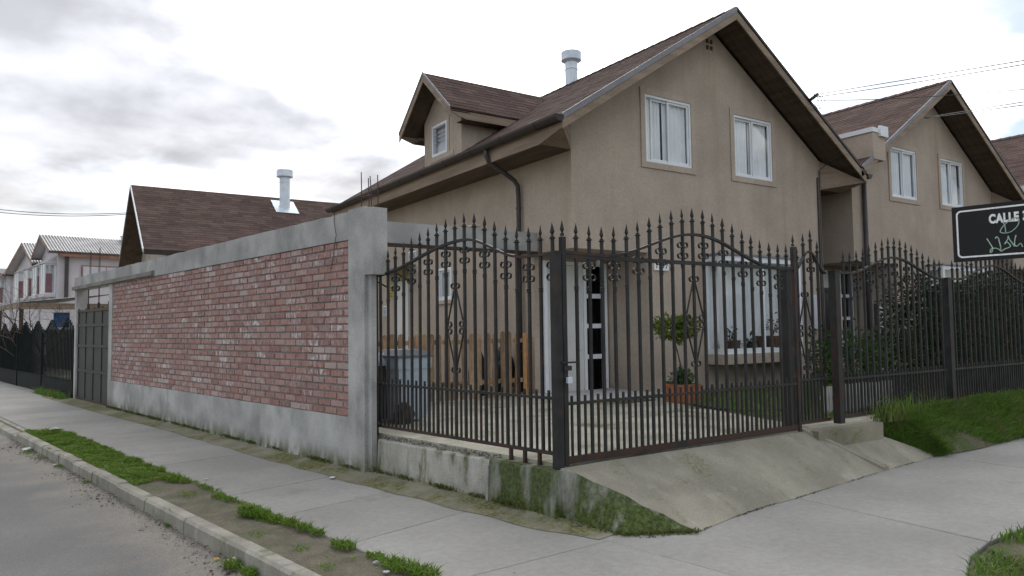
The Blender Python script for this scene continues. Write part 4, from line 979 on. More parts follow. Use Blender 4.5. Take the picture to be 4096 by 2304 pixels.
m = MB(); m.box(9.0,11.2,40.58,40.63,4.0,5.0); m.build('side_window', basic('red_trim',(.30,.16,.13)), WH1)
m = MB(); m.box(9.07,10.08,40.56,40.6,4.06,4.94); m.box(10.12,11.13,40.56,40.6,4.06,4.94); m.build('side_pane', CURTB, WH1)
MB().box(8.0,15.5,40.28,40.34,5.36,5.5).build('red_fascia', basic('red_fascia',(.26,.13,.10)), WH1)
MB().lathe([(.22,6.5),(.22,6.78),(.25,6.78),(.25,6.84)],(11.5,42.6,0),12).build('roof_vent', ZINC, WH1)
WH2 = white_house('white gabled house with bay windows, second along the far left street', 47.3, 44.3, 52.5, 6.66, 5.3, (45.6,48.3))
WH3 = white_house('pale low roofed house last in the row at the left edge', 62, 53, 72, 6.3, 5.3, (55.5,59))
pr_ = thing('carport_roof', 'small corrugated porch roof in front of the white house', 'roof', (0,0,0), WROT)
m = MB(); f = lambda u,v,h: Vector((4.9+v, 30.5+u, 2.75+v*.12+h)); corr(m, f, 9.5, 3.0); m.build('corrugated_sheet', CORR, pr_, recalc=False)
MB().box(4.85,4.93,30.4,40.1,2.55,2.72).build('timber_edge', WOODT, pr_)
MB().box(4.9,7.9,30.4,30.46,2.5,2.72).build('timber_side', WOODT, pr_)
for a in (31,35.5,39.8): MB().box(4.95,5.07,a,a+.12,-.1,2.6).build('post', SOFF, pr_)
MB().box(6.0,6.5,30.9,31.0,1.85,2.4).build('blue_screen', BLUEP, pr_)
# dark railings beyond the brick wall
ff = thing('dark_railing_fence', 'dark wavy-topped railing fence beyond the sheet steel gate on the far left', 'fence', WP(20.25,4.36), R(90)+WROT)
GRN = basic('dark_green_iron', (.010,.014,.014), .7, bump=0, spec=.1)
for i in range(4):
    a = i*3.6; m = MB(); m.box(a+.02,a+3.58,-.01,.01,-.05,.43); m.build('sheet_plinth', GRN, ff)
    MB().box(a-.03,a+.03,-.03,.03,-.1,1.7).build('post', GRN, ff)
    m = MB(); n = 30; pts = [(a+3.6*j/n,0,1.78+.14*math.sin(2*math.pi*(2*j/n)-.6)) for j in range(n+1)]; m.tube(pts,.02,5); m.build('wavy_rail', GRN, ff)
    MB().box(a,a+3.6,-.012,.012,.44,.47).build('rail', GRN, ff)
    for j in range(24):
        q = a+.15*j+.08; zt_ = 1.86+.14*math.sin(2*math.pi*(2*(q-a)/3.6)-.6); MB().box(q-.011,q+.011,-.011,.011,.43,zt_).build('bar', GRN, ff)
gb = thing('parked_car_shape', None, None) if False else None
sc = thing('garden_screen', 'dark planting screen behind the far left railing fence', 'screen', (0,0,0), WROT)
MB().box(5.6,5.7,20.6,30,-.1,1.75).build('board', DARKP, sc)

# ------------------------------------------------------------------ concrete lintel, picket fence, bin, sacks in the side yard
cb = thing('concrete_beam', 'grey concrete beam running to the house corner above the picket fence', 'beam')
m = MB(); m.box(4.22,7.225,9.96,10.14,2.9,3.22); m.build('beam', CONCD, cb)
MB().box(4.02,4.2,9.97,10.13,.3,3.2).build('column', CONCD, cb)
MB().box(4.22,7.22,9.93,10.12,2.86,2.897).build('steel_angle', IRONR, cb)
m = MB(); m.tube([(5.85,9.99,3.235),(6.0,9.98,3.25),(6.12,9.99,3.27)],[.02,.028,.015],7); tag(m.build('wood_offcut', basic('pale_wood',(.38,.31,.22))), 'short pale piece of wood lying on top of the grey concrete beam', 'wood')
pf = thing('picket_fence', 'weathered brown wooden picket fence across the side yard', 'fence', (0,10.2,0))
xsP = [4.5,4.63,4.78,4.95,5.06,5.18,5.3,5.43,5.58,5.73,5.9,6.03,6.18,6.34,6.49,6.65,6.77,6.94,7.09,7.18]
for i, x in enumerate([3.0+.15*k for k in range(10)]+xsP):
    wd2 = .045 if x < 7.0 else .035; h = 1.53+random.uniform(-.02,.02); t = random.uniform(-.012,.012)
    pts = [(x-wd2,-.03,.46),(x+wd2,-.03,.46),(x+wd2+t,-.03,h-.05)]+[(x+t+wd2*math.cos(a),-.03,h-.05+.05*math.sin(a)) for a in (R(40),R(90),R(140))]+[(x-wd2+t,-.03,h-.05)]
    m = MB(); m.prism(pts,(0,.018,0)); m.build('picket', NEWW if x > 6.9 else OLDW, pf)
for z in (.72,1.39): MB().box(2.95,7.2,-.01,.025,z-.035,z+.035).build('rail', OLDW, pf)
def sack(name, label, loc, r, h, seed, mat=BLACKP):
    rnd = random.Random(seed); m = MB(); n, k = 14, 8
    for j in range(k+1):
        t = j/k; rad = r*(math.sin(math.pi*(.12+.83*t))**.6)*(1-.25*t)
        for i in range(n):
            a = 2*math.pi*i/n; q = rad*(1+rnd.uniform(-.12,.12)); m.v.append(Vector((q*math.cos(a), q*.7*math.sin(a), h*t)))
    for j in range(k):
        for i in range(n): m.f.append((j*n+i,j*n+(i+1)%n,(j+1)*n+(i+1)%n,(j+1)*n+i))
    m.f += [tuple(range(n))[::-1], tuple(k*n+i for i in range(n))]
    o = m.build(name, mat); o.location = loc; return tag(o, label, 'sack')
sack('black_sack', 'slim black sack behind the pickets, left of the wider one', (6.5,10.75,.45), .2, .78, 3)
sack('black_sack', 'wider black sack behind the pickets beside the house corner', (7.0,10.72,.45), .24, .85, 5)
bn = thing('wheelie_bin', 'grey wheelie bin with dark lid behind the iron fence', 'bin', (4.0,8.48,.45), R(8))
def taper(m, z0,z1,a0,b0,a1,b1,cx=0,cy=0): return m.add([(-a0,-b0,z0),(a0,-b0,z0),(a0,b0,z0),(-a0,b0,z0),(-a1,-b1,z1),(a1,-b1,z1),(a1,b1,z1),(-a1,b1,z1)],[(0,3,2,1),(4,5,6,7),(0,1,5,4),(1,2,6,5),(2,3,7,6),(3,0,4,7)])
m = MB(); taper(m,.03,.66,.20,.24,.235,.28); bo = m.build('body', BINB, bn)
m = MB(); taper(m,.66,.80,.245,.29,.25,.295); m.build('rim', BINB, bn)
m = MB(); taper(m,.803,.83,.265,.31,.262,.305); taper(m,.83,.90,.25,.29,.17,.2); m.build('lid', BINL, bn)
m = MB(); m.tube([(-.2,.31,.78),(.2,.31,.78)],.016,8); m.build('handle', BINL, bn)
for s in (-1,1): MB().tube([(s*.2,.22,.1),(s*.25,.22,.1)],.1,14).build('wheel', BLACKP, bn)
b2 = thing('wheelie_bin', 'darker grey bin half hidden behind the concrete end post', 'bin', (3.62,8.72,.45), R(4))
m = MB(); taper(m,.03,.7,.2,.24,.24,.28); m.build('body', SHEET, b2); m = MB(); taper(m,.703,.76,.26,.3,.25,.29); taper(m,.76,.86,.25,.29,.18,.2); m.build('lid', BINB, b2)
sack('brown_bag', 'crumpled dark brown bag on the ground before the grey bin', (3.86,8.15,.45), .15, .26, 9, basic('brown_bag',(.05,.04,.035),.9,.4,12))
# porch planter, topiary, hose
def leaves(m, c, rad, n, ls, seed, hollow=.55, zsq=1, droop=.3, w_=.45, keep=None):
    rnd = random.Random(seed); c = Vector(c); rad = Vector(rad)
    cl = [Vector((rnd.gauss(0,1),rnd.gauss(0,1),rnd.gauss(0,1))).normalized() for _ in range(26)]
    for _ in range(n):
        d = (cl[rnd.randrange(26)]*.9+Vector((rnd.gauss(0,1),rnd.gauss(0,1),rnd.gauss(0,1))).normalized()).normalized()
        q = rnd.uniform(hollow,1)**.7*rnd.uniform(.82,1.08); p = c+Vector((d.x*rad.x,d.y*rad.y,d.z*rad.z))*q
        if keep and not keep(p): continue
        ax = (d+Vector((rnd.gauss(0,.6),rnd.gauss(0,.6),rnd.gauss(0,.6)-droop))).normalized(); sd_ = ax.orthogonal().normalized(); sd_ = (Matrix.Rotation(rnd.uniform(0,6.28),3,ax) @ sd_)
        l = ls*rnd.uniform(.6,1.3); up = ax.cross(sd_)
        m.add([p-sd_*0+Vector((0,0,0)), p+ax*l*.5+sd_*l*w_*.5+up*l*.06, p+ax*l, p+ax*l*.5-sd_*l*w_*.5+up*l*.06],[(0,1,2,3)])
    return m
pb = thing('planter_box', 'square terracotta planter box of green plants by the front wall', 'planter', (8.3,7.75,ZY))
m = MB(); taper(m,0,.24,.185,.185,.2,.2); m.build('box', TERRA, pb); MB().box(-.205,.205,-.205,.205,.242,.27).build('lip', TERRA, pb); MB().box(-.19,.19,-.19,.19,.25,.275).build('soil', LOT, pb)
tp = thing('topiary_plant', 'small round topiary with yellow-green leaves on a leaning stem in front of the house wall', 'plant', (8.32,7.78,ZY))
m = MB().tube([(0.02,0,.25),(.03,.02,.5),(-.01,.05,.75),(-.06,.08,.95)],[.014,.012,.011,.01],7); m.build('trunk', BARK, tp)
m = leaves(MB(), (-.10,.12,1.13), (.26,.26,.2), 620, .085, 4, .25); leaves(m, (.08,-.08,1.15), (.17,.17,.16), 320, .085, 8, .2); leaves(m, (-.04,.0,.98),(.1,.1,.1),80,.07,12,.2); m.build('crown', LEAFY, tp, recalc=False)
up_ = thing('planter_plants', 'low green leafy plants growing in the terracotta planter', 'plant', (8.3,7.75,ZY+.26))
m = leaves(MB(), (0,0,.06), (.2,.2,.2), 420, .07, 21, .1, keep=lambda p: p.z > -.0); m.build('leaves', LEAFM, up_, recalc=False)
m = MB(); 
for k in range(26):
    a = random.uniform(0,6.28); q = random.uniform(.02,.16); h = random.uniform(.12,.34); b = Vector((q*math.cos(a),q*math.sin(a),0)); t = b*1.7+Vector((0,0,h)); m.add([b+Vector((.012,0,0)),b-Vector((.012,0,0)),t],[(0,1,2)])
m.build('blades', LEAFM, up_, recalc=False)
m = MB(); hp = [(8.0,7.3,ZY+.02),(7.8,6.7,ZY+.02),(7.95,6.2,ZY+.02),(8.6,6.0,ZY+.02),(9.3,6.3,ZY+.02),(9.8,6.1,ZY+.02),(10.2,6.5,ZY+.02)]
pts = []
for i in range(len(hp)-1):
    for t in (0,.25,.5,.75): pts.append(Vector(hp[i]).lerp(Vector(hp[i+1]),t))
for _ in range(3): pts = [pts[0]]+[(pts[i-1]+pts[i]*2+pts[i+1])/4 for i in range(1,len(pts)-1)]+[pts[-1]]
m.tube(pts,.014,6); tag(m.build('garden_hose', basic('dark_hose',(.02,.03,.03),.4)), 'dark garden hose lying along the edge of the front lawn', 'hose')
tag(MB().box(7.5,8.15,8.15,8.5,ZY+.001,ZY+.014).build('door_mat', basic('door_mat',(.09,.07,.055),.95,.3,20)), 'dark brown door mat in front of the pale porch step', 'mat')
# pots inside the bay
def pot(loc, r, h, mat, label, leaf=None, n=60, seed=1, lr=.12, ls=.07, square=False):
    t = thing('potted_plant', label, 'plant', loc)
    m = MB()
    if square: taper(m,0,h,r*.85,r*.85,r,r)
    else: m.lathe([(r*.75,0),(r,h*.9),(r*1.06,h*.9),(r*1.06,h),(r*.9,h)],n=14)
    m.build('pot', mat, t); m = leaves(MB(), (0,0,h+lr*.8), (lr,lr,lr*1.3), n, ls, seed, .1); m.build('leaves', leaf or LEAFM, t, recalc=False)
    m = MB()
    for k in range(7):
        a = k*.9; m.tube([(0,0,h-.02),(lr*.5*math.cos(a),lr*.5*math.sin(a),h+lr*1.2)],.005,4)
    m.build('stems', BARK, t)
zb_ = 1.085
pot((10.72,8.8,zb_),.13,.24,BROWNP,'brown potted plant at the left end of the bay window sill',n=70,seed=31,lr=.13,square=True)
pot((11.22,8.78,zb_),.1,.15,BLACKP,'small black pot with a spiky plant in the middle of the bay window',n=30,seed=32,lr=.09,ls=.1)
pot((11.95,8.8,zb_),.22,.3,BROWNP,'large square brown pot with a leafy plant at the right of the bay window',n=70,seed=33,lr=.2,square=True)

# ------------------------------------------------------------------ neighbour's front garden
def shrub(label, c, rad, n, ls, mat, seed, trunk=True, name='shrub'):
    t = thing(name, label, 'shrub', (c[0],c[1],ZY))
    if trunk:
        m = MB(); rnd = random.Random(seed)
        for k in range(5):
            a = rnd.uniform(0,6.28); m.tube([(0,0,0),(.2*rad[0]*math.cos(a),.2*rad[1]*math.sin(a),c[2]*.4),(.6*rad[0]*math.cos(a),.6*rad[1]*math.sin(a),c[2])],[.025,.018,.008],5)
        m.build('trunk', BARK, t)
    m = leaves(MB(), (0,0,c[2]), rad, n, ls, seed, .15, keep=lambda p: p.z > .02); m.build('crown', mat, t, recalc=False); return t
shrub('dark shrub just right of the narrow arched panel, with broad mid green leaves', (10.1,6.0,.6), (.45,.4,.6), 800, .11, LEAFM, 41)
shrub('tall dark green climber in front of the neighbour\'s bay window', (13.7,7.0,1.1), (.95,.55,1.05), 3600, .085, LEAFD, 42)
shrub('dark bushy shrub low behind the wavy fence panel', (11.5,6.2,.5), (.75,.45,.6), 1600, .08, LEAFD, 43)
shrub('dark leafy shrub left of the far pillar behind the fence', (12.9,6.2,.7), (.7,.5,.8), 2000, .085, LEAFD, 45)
shrub('small grey green shrub between the two pillars', (11.4,7.4,.55), (.35,.3,.55), 500, .08, LEAFM, 46)
hd = thing('hedge', 'tall dark hedge behind the fence under the street sign', 'hedge', (0,0,ZY))
m = MB(); rnd = random.Random(77)
for _ in range(9000):
    x = rnd.uniform(13.2,22); z = rnd.uniform(0,1.95+.12*math.sin(x*2.2)); yv = 6.0+rnd.uniform(-.12,.18)+.08*math.sin(x*5+z*4)
    if rnd.random() < .25: z = 1.85+.12*math.sin(x*2.2)+rnd.uniform(-.1,.1); yv = 6.0+rnd.uniform(0,.6)
    a = Vector((rnd.gauss(0,.6),-1+rnd.gauss(0,.5),rnd.gauss(0,.6))).normalized(); sdv = a.orthogonal().normalized(); l = rnd.uniform(.05,.11); p = Vector((x,yv,z))
    m.add([p,p+a*l*.5+sdv*l*.3,p+a*l,p+a*l*.5-sdv*l*.3],[(0,1,2,3)])
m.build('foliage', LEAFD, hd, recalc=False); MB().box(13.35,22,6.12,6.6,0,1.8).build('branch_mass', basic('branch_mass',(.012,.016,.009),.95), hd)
m = MB()
wp = thing('low_white_picket_edging', 'low white picket edging on the lawn behind the iron fence', 'fence', (0,5.45,0))
for i in range(22):
    x = 8.35+.075*i; MB().box(x,x+.045,-.01,.01,ZY,ZY+.36+random.uniform(-.008,.008)).build('picket', STEPW, wp)
MB().box(8.33,10.02,.011,.022,ZY+.2,ZY+.24).build('rail', STEPW, wp)
rk = thing('white_slatted_rack', 'narrow white slatted rack standing by the neighbour\'s house wall', 'rack', (14.5,8.1,ZY))
for i in range(9): MB().box(-.13,.13,-.02,.02,.65+.1*i,.69+.1*i).build('slat', WHITE, rk)
for s in (-.14,.14): MB().box(s-.015,s+.015,-.03,.03,0,1.55).build('stile', SHEET, rk)
bgte = thing('black_side_gate', 'black side gate between the two brown houses', 'gate', (0,9.4,0))
MB().box(14.02,15.17,-.02,.02,ZY+.05,2.3).build('leaf', DARKP, bgte); MB().box(14.02,15.17,-.05,.05,2.3,2.4).build('top_bar', IRON, bgte)
pw = thing('passage_wall', 'brown stucco wall closing the passage between the two houses', 'wall'); MB().box(14.02,15.17,12,12.1,.3,5.2).build('render', STUC, pw)

# ------------------------------------------------------------------ street sign
sg = thing('street_sign', 'black street name sign with white border and chalky graffiti at the right edge', 'sign', WP(1.548,5.72,0), R(-90)+WROT)
ZS0, ZS1, LS = 2.018, 2.402, .80
MB().box(0,LS,-.006,.006,ZS0,ZS1).build('plate', SIGNB, sg)
def roundrect(x0,x1,z0,z1,r,n=6):
    P = []
    for cx,cz,a0 in ((x1-r,z0+r,-90),(x1-r,z1-r,0),(x0+r,z1-r,90),(x0+r,z0+r,180)):
        for i in range(n+1): a = R(a0+90*i/n); P.append((cx+r*math.cos(a),cz+r*math.sin(a)))
    return P
o_, i_ = roundrect(.026,LS-.026,ZS0+.026,ZS1-.028,.03), roundrect(.037,LS-.037,ZS0+.037,ZS1-.039,.022)
m = MB(); n = len(o_)
m.v = [Vector((x,-.009,z)) for x,z in o_]+[Vector((x,-.009,z)) for x,z in i_]; m.f = [(k,(k+1)%n,(k+1)%n+n,k+n) for k in range(n)]; m.build('border', WHITEP, sg)
text_mesh('CALLE 3', .082, WHITEP, sg, Matrix.Translation((.222,-.009,2.268)) @ MX @ Matrix.Diagonal((.68,1,1,1)), .0042, .001)
def stroke(P, w_=.0035): 
    m = MB(); Q = [Vector((x,-.011,z)) for x,z in P]
    S = []
    for i in range(len(Q)-1):
        p0, p1, p2, p3 = Q[max(i-1,0)], Q[i], Q[i+1], Q[min(i+2,len(Q)-1)]
        for t in (0,.2,.4,.6,.8): S.append(.5*((2*p1)+(-p0+p2)*t+(2*p0-5*p1+4*p2-p3)*t*t+(-p0+3*p1-3*p2+p3)*t**3))
    S.append(Q[-1]); m.tube(S, w_, 5); return m
stroke([(.30,2.268),(.312,2.24),(.315,2.205),(.312,2.192),(.29,2.197),(.285,2.21),(.3,2.235),(.33,2.265),(.372,2.29),(.392,2.275),(.385,2.235),(.35,2.2),(.318,2.19)]).build('graffiti', CHALK, sg)
stroke([(.205,2.165),(.222,2.13),(.235,2.10),(.232,2.075),(.222,2.068),(.226,2.09),(.25,2.096),(.272,2.086),(.28,2.075)]).build('graffiti', CHALK, sg)
stroke([(.255,2.158),(.26,2.17),(.272,2.162),(.277,2.135),(.283,2.10),(.284,2.072),(.305,2.085),(.33,2.094),(.338,2.105),(.32,2.13),(.305,2.118),(.325,2.15),(.328,2.17),(.333,2.15),(.352,2.115),(.36,2.098)]).build('graffiti', CHALK, sg)
stroke([(.372,2.172),(.364,2.14),(.362,2.108),(.375,2.098),(.395,2.115),(.405,2.09)]).build('graffiti', CHALK, sg)
MB().tube([(.5,.03,-.05),(.5,.03,2.45)],.025,10).build('pole', GALV, sg)

# ------------------------------------------------------------------ cables
def cable(name, label, pts, r=.008, sag=.15):
    m = MB()
    for a, b, s in pts:
        a = Vector(a); b = Vector(b); m.tube([a.lerp(b,t/16)-Vector((0,0,s*4*(t/16)*(1-t/16))) for t in range(17)], r, 5)
    return tag(m.build(name, CABLE), label, 'cable')
def ray(px, py, d):
    v = (fw*F+rr*(px-2048)-uu*(py-1152)).normalized(); return CAMP+v*d
A = Vector((12.86,8.33,6.13))
cable('service_cable', 'pair of service cables running from the corner house gable to the upper right', [(A, ray(4300,208,11), .0),(A+Vector((0,0,-.05)), ray(4300,222,11), .02)], .007)
cable('service_cable', 'thin single cable running level from the corner house gable past the neighbour roof', [(A+Vector((.1,0,-.1)), ray(4300,338,13), .05)], .006)
m = MB(); m.tube([A+Vector((-.12,0,-.12)),A+Vector((.12,0,.03))],.035,6); m.build('cable_clamp', CABLE, hs)
m = MB()
for k in range(3):
    c = A+Vector((-.02+.12*k,-.02,-.13)); m.tube([c+Vector((.13*math.cos(a*.6),0,.14*math.sin(a*.6))) for a in range(11)],.005,4)
m.build('cable_loops', CABLE, hs)
B_ = Vector((17.15,8.33,6.33))
cable('service_cable', 'cable pair fixed under the neighbour gable and running to the right edge', [(B_, ray(4300,375,13), .0),(B_+Vector((0,0,-.02)), ray(4300,392,13), .0)], .008)
C_ = Vector((3.05,29.6,6.0))
cable('service_cable', 'pair of thin overhead cables entering at the left to the rear house gable', [(C_, ray(-300,785,40), .3),(C_+Vector((0,0,-.05)), ray(-300,800,40), .3)], .013)

# ------------------------------------------------------------------ bare tree at far left
def bare_tree(label, loc, h, seed, spread=.5):
    t = thing('bare_tree', label, 'tree', loc); rnd = random.Random(seed); m = MB(); tm = MB()
    def grow(mb, p, d, l, r, lev):
        q = [p]
        for k in range(4):
            d = (d+Vector((rnd.gauss(0,.16),rnd.gauss(0,.16),rnd.gauss(.02,.08)))).normalized(); p = p+d*l/4; q.append(p)
        mb.tube(q, [r*(1-.12*k) for k in range(5)], 5)
        if lev < 4:
            for k in range(3 if lev else 5):
                nd = (d+Vector((rnd.gauss(0,spread),rnd.gauss(0,spread),rnd.gauss(.15,.3)))).normalized(); grow(m, q[rnd.choice((2,3,4))], nd, l*rnd.uniform(.5,.85), r*.55, lev+1)
    grow(tm, Vector((0,0,-.1)), Vector((0,0,1)), h*.4, .035, 0)
    tm.build('trunk', BARKB, t); m.build('branches', BARKB, t)
bare_tree('leafless winter tree before the white houses at the left edge', WP(28.2,5.0), 4.3, 5, .6)
bare_tree('bare whippy shrub leaning over the railings at the far left', WP(26.6,5.1), 3.2, 11, .8)

# ------------------------------------------------------------------ litter
def crumple(name, label, loc, r, mat, seed, flat=.4):
    rnd = random.Random(seed); m = MB(); n = 9; k = 5; r *= .66
    for j in range(k+1):
        t = j/k
        for i in range(n):
            a = 6.283*i/n; q = r*math.sin(math.pi*(.08+.84*t))*rnd.uniform(.55,1.25); m.v.append(Vector((q*math.cos(a)*1.3,q*math.sin(a),r*flat*t*2*rnd.uniform(.7,1.2))))
    for j in range(k):
        for i in range(n): m.f.append((j*n+i,j*n+(i+1)%n,(j+1)*n+(i+1)%n,(j+1)*n+i))
    m.f += [tuple(range(n))[::-1], tuple(k*n+i for i in range(n))]; o = m.build(name, mat); o.location = loc; o.rotation_euler = (0,0,rnd.uniform(0,6)); return tag(o, label, 'litter')
WL = basic('white_litter',(.45,.45,.43),.6,.1,10); OL = basic('orange_litter',(.45,.24,.05),.7)
crumple('plastic_bag', 'clear crumpled plastic bag lying in the gutter by the kerb', (1.33,5.76,ZR+.01), .065, PLAST, 1)
crumple('paper_scrap', 'small orange scrap on the road left of the clear plastic bag', (1.24,5.9,ZR+.01), .025, OL, 2)
crumple('stone', 'small brown lump on the road near the clear plastic bag', (1.24,5.52,ZR+.008), .028, basic('brown_lump',(.06,.03,.025)), 3)
crumple('paper_scrap', 'white and red crushed carton in the far gutter', (.06,13.05,ZR+.02), .1, WL, 4, .25)
crumple('paper_scrap', 'white scrap in the gutter nearer than the crushed carton', (.36,11.3,ZR+.02), .05, WL, 5, .25)
crumple('paper_scrap', 'small white scrap on the dirt verge near the bottom edge', (2.02,4.72,.01), .028, WL, 6)
crumple('paper_scrap', 'torn white paper on the verge at the bottom edge', (2.0,4.5,.01), .03, WL, 7, .25)
crumple('plastic_bottle', 'flattened pale bottle on the sidewalk near the concrete post', (2.78,7.67,.01), .055, PLAST, 8, .25)
crumple('paper_scrap', 'thin white paper strip in the middle of the sidewalk', (1.66,8.46,.01), .035, WL, 9, .1)
crumple('plastic_bag', 'white crumpled bag on the grass at the far end of the verge', (.42,13.9,.06), .09, WL, 10)
crumple('paper_scrap', 'tiny white scrap on the sidewalk left of the mossy wall', (2.67,6.7,.006), .018, WL, 11)
crumple('stone', 'pale stone lying in the patchy grass of the bank', (10.55,4.62,.22), .03, WL, 12)
gm = MB(); rnd = random.Random(5)
for _ in range(2200):
    wv = 3.6+rnd.random()**1.2*11; cl_ = .5+.5*math.sin(wv*2.7)*math.sin(wv*1.1+2); n_ = 2.255-abs(rnd.gauss(0,.05+.12*cl_)); s = rnd.uniform(.003,.006+.009*cl_); p = WP(wv,n_,ZR+.02*max(0,1-(2.265-n_)*4)+s*.4)
    gm.add([p+Vector((rnd.uniform(-s,s)*1.6,rnd.uniform(-s,s)*1.6,rnd.uniform(-s,s)*.7)) for _ in range(4)], [(0,1,2),(0,2,3),(0,3,1),(1,3,2)])
tag(gm.build('gutter_debris', basic('debris',(.10,.085,.07),.95,.5,30,isl=.6)), 'grit, leaf bits and small debris lying along the gutter', 'debris', kind='stuff')

# ------------------------------------------------------------------ moss and bits along the ramp foot
tm_ = MB(); rnd = random.Random(15); tl = [Vector((3.62,4.17,0))]+[Vector(p) for p in toe]+[Vector((9.15,4.46,0))]
for k in range(len(tl)-1):
    for _ in range(120):
        t = rnd.random(); p = tl[k].lerp(tl[k+1], t)+Vector((rnd.gauss(0,.012), -abs(rnd.gauss(0,.014))+.006, .004)); s_ = rnd.uniform(.003,.011)
        if math.sin(p.x*6.3)+rnd.random() < .3: continue
        tm_.add([p+Vector((rnd.uniform(-s_,s_)*1.5,rnd.uniform(-s_,s_),rnd.uniform(-s_,s_)*.6)) for _ in range(4)], [(0,1,2),(0,2,3),(0,3,1),(1,3,2)])
for _ in range(70):
    p = Vector((rnd.uniform(2.4,9.5), rnd.uniform(2.6,4.1), .003)); s_ = rnd.uniform(.003,.008)
    if p.x < nline(p.y, 2.95): continue
    tm_.add([p+Vector((rnd.uniform(-s_,s_)*2,rnd.uniform(-s_,s_),rnd.uniform(0,s_)*.6)) for _ in range(4)], [(0,1,2),(0,2,3),(0,3,1),(1,3,2)])
tag(tm_.build('dirt_bits', basic('dirt_bits',(.075,.07,.04),.95,.5,30,isl=.5)), 'dark dirt and moss bits along the foot of the ramp', 'debris', kind='stuff')

# ------------------------------------------------------------------ grass
def blades(m, pts, h0, h1, w_=.006, lean=.5, seed=1):
    rnd = random.Random(seed)
    for p in pts:
        a = rnd.uniform(0,6.283); h = rnd.uniform(h0,h1); sx = Vector((math.cos(a),math.sin(a),0))*w_*rnd.uniform(.7,1.3); b = Vector((rnd.gauss(0,lean),rnd.gauss(0,lean),0))*h
        p = Vector(p); k1 = p+b*.35+Vector((0,0,h*.6)); k2 = p+b+Vector((0,0,h*rnd.uniform(.75,1)))
        m.add([p-sx,p+sx,k1+sx*.8,k1-sx*.8,k2],[(0,1,2,3),(3,2,4)])
    return m
rnd = random.Random(99)
def vz(wv,n): p = WP(wv,n); return WP(wv,n,.0+.5*hsh(p.x,p.y))
P = []
def patch(wv, n_): return math.sin(wv*3.1+n_*5)+math.sin(wv*1.3-n_*9)*.8+math.sin(wv*7.7+n_*13)*.4
for _ in range(60000):
    wv = 4.0+rnd.random()*10.3; n_ = rnd.uniform(2.39,2.89); f_ = (n_-2.39)/.5
    dens = 2.4 if wv > 9.8 else (1.5*(wv-8.4)/1.4-.6+1.2*f_ if wv > 8.4 else -2.2+2.1*f_**3)
    if patch(wv,n_)*.8+dens+rnd.uniform(-.7,.7) < 0: continue
    P.append((wv, n_))
vgm = MB()
blades(vgm, [vz(a,b)-Vector((0,0,.006)) for a,b in P if patch(a*1.7,b*1.3) < .4], .008, .03, .0045, 1.0, 3)
blades(vgm, [vz(a,b)-Vector((0,0,.006)) for a,b in P if patch(a*1.7,b*1.3) >= .4], .015, .05, .0045, .9, 4)
tuft = [(13.7,2.62,.24,.13,420),(13.2,2.8,.16,.09,260),(12.2,2.55,.1,.08,120),(11.4,2.8,.14,.07,140),(10.6,2.7,.12,.06,120),(9.9,2.8,.16,.09,240),(9.4,2.8,.12,.08,160),(8.95,2.80,.13,.1,240),(8.35,2.76,.17,.12,320),(8.15,2.82,.1,.08,120),(7.15,2.8,.12,.06,140),(6.95,2.82,.1,.06,120),(7.5,2.62,.16,.03,90),(6.3,2.72,.13,.13,360),(6.15,2.79,.12,.09,220),(5.95,2.81,.1,.08,160),(5.72,2.83,.12,.08,200),(5.5,2.84,.1,.08,170),(5.3,2.85,.09,.07,130),(4.85,2.82,.13,.08,220),(4.45,2.85,.1,.06,120),(4.15,2.84,.18,.09,340),(3.95,2.88,.16,.09,280),(5.0,2.55,.1,.03,40),(5.6,2.5,.12,.03,40),(4.5,2.5,.1,.03,40),(5.35,2.2,.1,.1,220),(5.1,2.215,.08,.09,160),(6.9,2.25,.06,.05,50),(9.6,2.22,.08,.04,50),(11.0,2.22,.1,.05,60),(11.9,2.2,.2,.04,80),(12.6,2.15,.2,.05,90)]
T = []
for wv,n_,r_,h_,c_ in tuft:
    pts = []
    for _ in range(c_):
        a = rnd.uniform(0,6.28); q = r_*rnd.random()**.6; b_n = n_+q*math.sin(a)*.55; pz = (ZR+.01) if b_n < 2.27 else .005; pts.append(WP(wv+q*math.cos(a), b_n, pz))
    blades(vgm, pts, h_*.2, h_*.75, .005, .75, int(wv*100))
tag(vgm.build('verge_grass', GRASS, recalc=False), 'bright green grass and weed tufts on the strip beside the kerb', 'grass', kind='stuff')
P = []
for _ in range(9000):
    x = rnd.uniform(4.9,8.5); yv = rnd.uniform(1.4,2.5); 
    if yv > 2.52 or (x < 5.8 and yv > 2.25+(x-4.9)*.3): continue
    if math.sin(x*4+yv*3)+rnd.random() < .1: continue
    P.append((x,yv,.01))
tag(blades(MB(), P, .03, .09, .005, .6, 8).build('corner_grass', GRASSD, recalc=False), 'grass patch at the bottom right corner beside the sidewalk', 'grass', kind='stuff')
P = []; P2 = []
for _ in range(60000):
    x = 8.5+rnd.random()**1.3*7; t = rnd.random(); x_ = x+(1-t)*max(0,.7-(x-8.46)*.9)
    if math.sin(x*2.3+1)+math.sin(t*5+x*1.1)+rnd.uniform(-.6,.6) < -1.35 and t < .6: continue
    P.append((x_,4.41+.5*t,bankz(x,t)+.6*hsh(x,t*3)))
    if rnd.random() < .06 and (t > .6 or x > 10.6): P2.append((x_,4.41+.5*t,bankz(x,t)))
bm_ = blades(MB(), P, .03, .11, .0045, .8, 12); blades(bm_, P2, .08, .2, .0045, .6, 13)
P3 = [(rnd.gauss(8.75,.18),4.8+rnd.uniform(-.1,.12),.42) for _ in range(120)]+[(rnd.gauss(9.2,.2),4.82+rnd.uniform(-.1,.1),.45) for _ in range(60)]
blades(bm_, P3, .1, .38, .005, .35, 14)
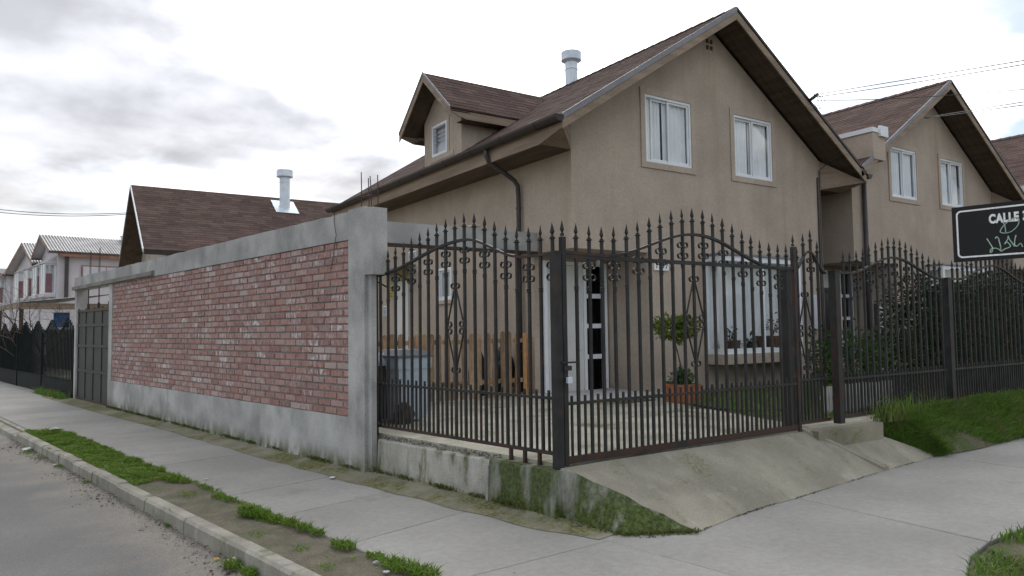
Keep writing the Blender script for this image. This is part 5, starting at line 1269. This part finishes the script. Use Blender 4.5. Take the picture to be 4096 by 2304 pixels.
tag(bm_.build('bank_grass', GRASSD, recalc=False), 'thick dark green grass on the bank before the neighbour fence', 'grass', kind='stuff')
P = []
for _ in range(9000):
    x = rnd.uniform(7.6,15); yv = rnd.uniform(5.15,8.55)
    if x < 8.3 and (x-7.4) < (yv-5.1)*.28: continue
    P.append((x,yv,ZY))
tag(blades(MB(), P, .03, .1, .007, .6, 18).build('lawn_grass', GRASSD, recalc=False), 'dark grass of the small front lawn behind the gate', 'grass', kind='stuff')
P = []
for _ in range(60):
    wc = rnd.uniform(4.2,17); 
    for _ in range(rnd.randint(20,70)):
        n_ = (4.345 if wc > 6.9 else 4.42 if wc > 5.05 else 4.39)-.012-abs(rnd.gauss(0,.018)); P.append(WP(wc+rnd.gauss(0,.09), n_, .045+rnd.uniform(0,.02)))
for _ in range(500):
    t = rnd.random(); p = Vector(B1).lerp(Vector(toe[0]), t) if rnd.random() < .6 else Vector(B0).lerp(Vector(B1), t); P.append(p+Vector((rnd.gauss(-.01,.02), rnd.gauss(-.015,.02), .003)))
mossm = grassmat('moss', (.075,.10,.022), (.13,.15,.045), (.10,.115,.035))
tag(blades(MB(), P, .008, .045, .006, .7, 27).build('moss_clumps', mossm, recalc=False), 'green moss and weed clumps along the foot of the wall and ramp', 'moss', kind='stuff')
P = [WP(rnd.uniform(20.3,23.5), 4.2+rnd.uniform(-.1,.12), .0) for _ in range(500)]
tag(blades(MB(), P, .05, .25, .008, .5, 19).build('roadside_weeds', GRASSD, recalc=False), 'weeds at the foot of the far left railings', 'grass', kind='stuff')

# ------------------------------------------------------------------ groups of repeats
GROUPS = {'fence_post': 'dark iron fence posts', 'iron_fence_panel': 'spear-topped iron fence panels', 'service_cable': 'overhead service cables', 'black_sack': 'black sacks behind the pickets',
          'wheelie_bin': 'wheelie bins behind the fence', 'paper_scrap': 'scraps of litter', 'plastic_bag': 'plastic bags on the ground', 'stone': 'small stones', 'shrub': 'shrubs in the neighbour garden',
          'potted_plant': 'potted plants in the bay window', 'bare_tree': 'bare trees at the far left'}
for o in list(COL.objects):
    if o.parent is None and o.get('category') and 'group' not in o:
        g_ = GROUPS.get(o.name.split('.')[0])
        if g_: o['group'] = g_
for o in (hs, h2, h3): o['group'] = 'brown gable houses in a row'
for o in (WH1, WH2, WH3): o['group'] = 'white houses down the street'
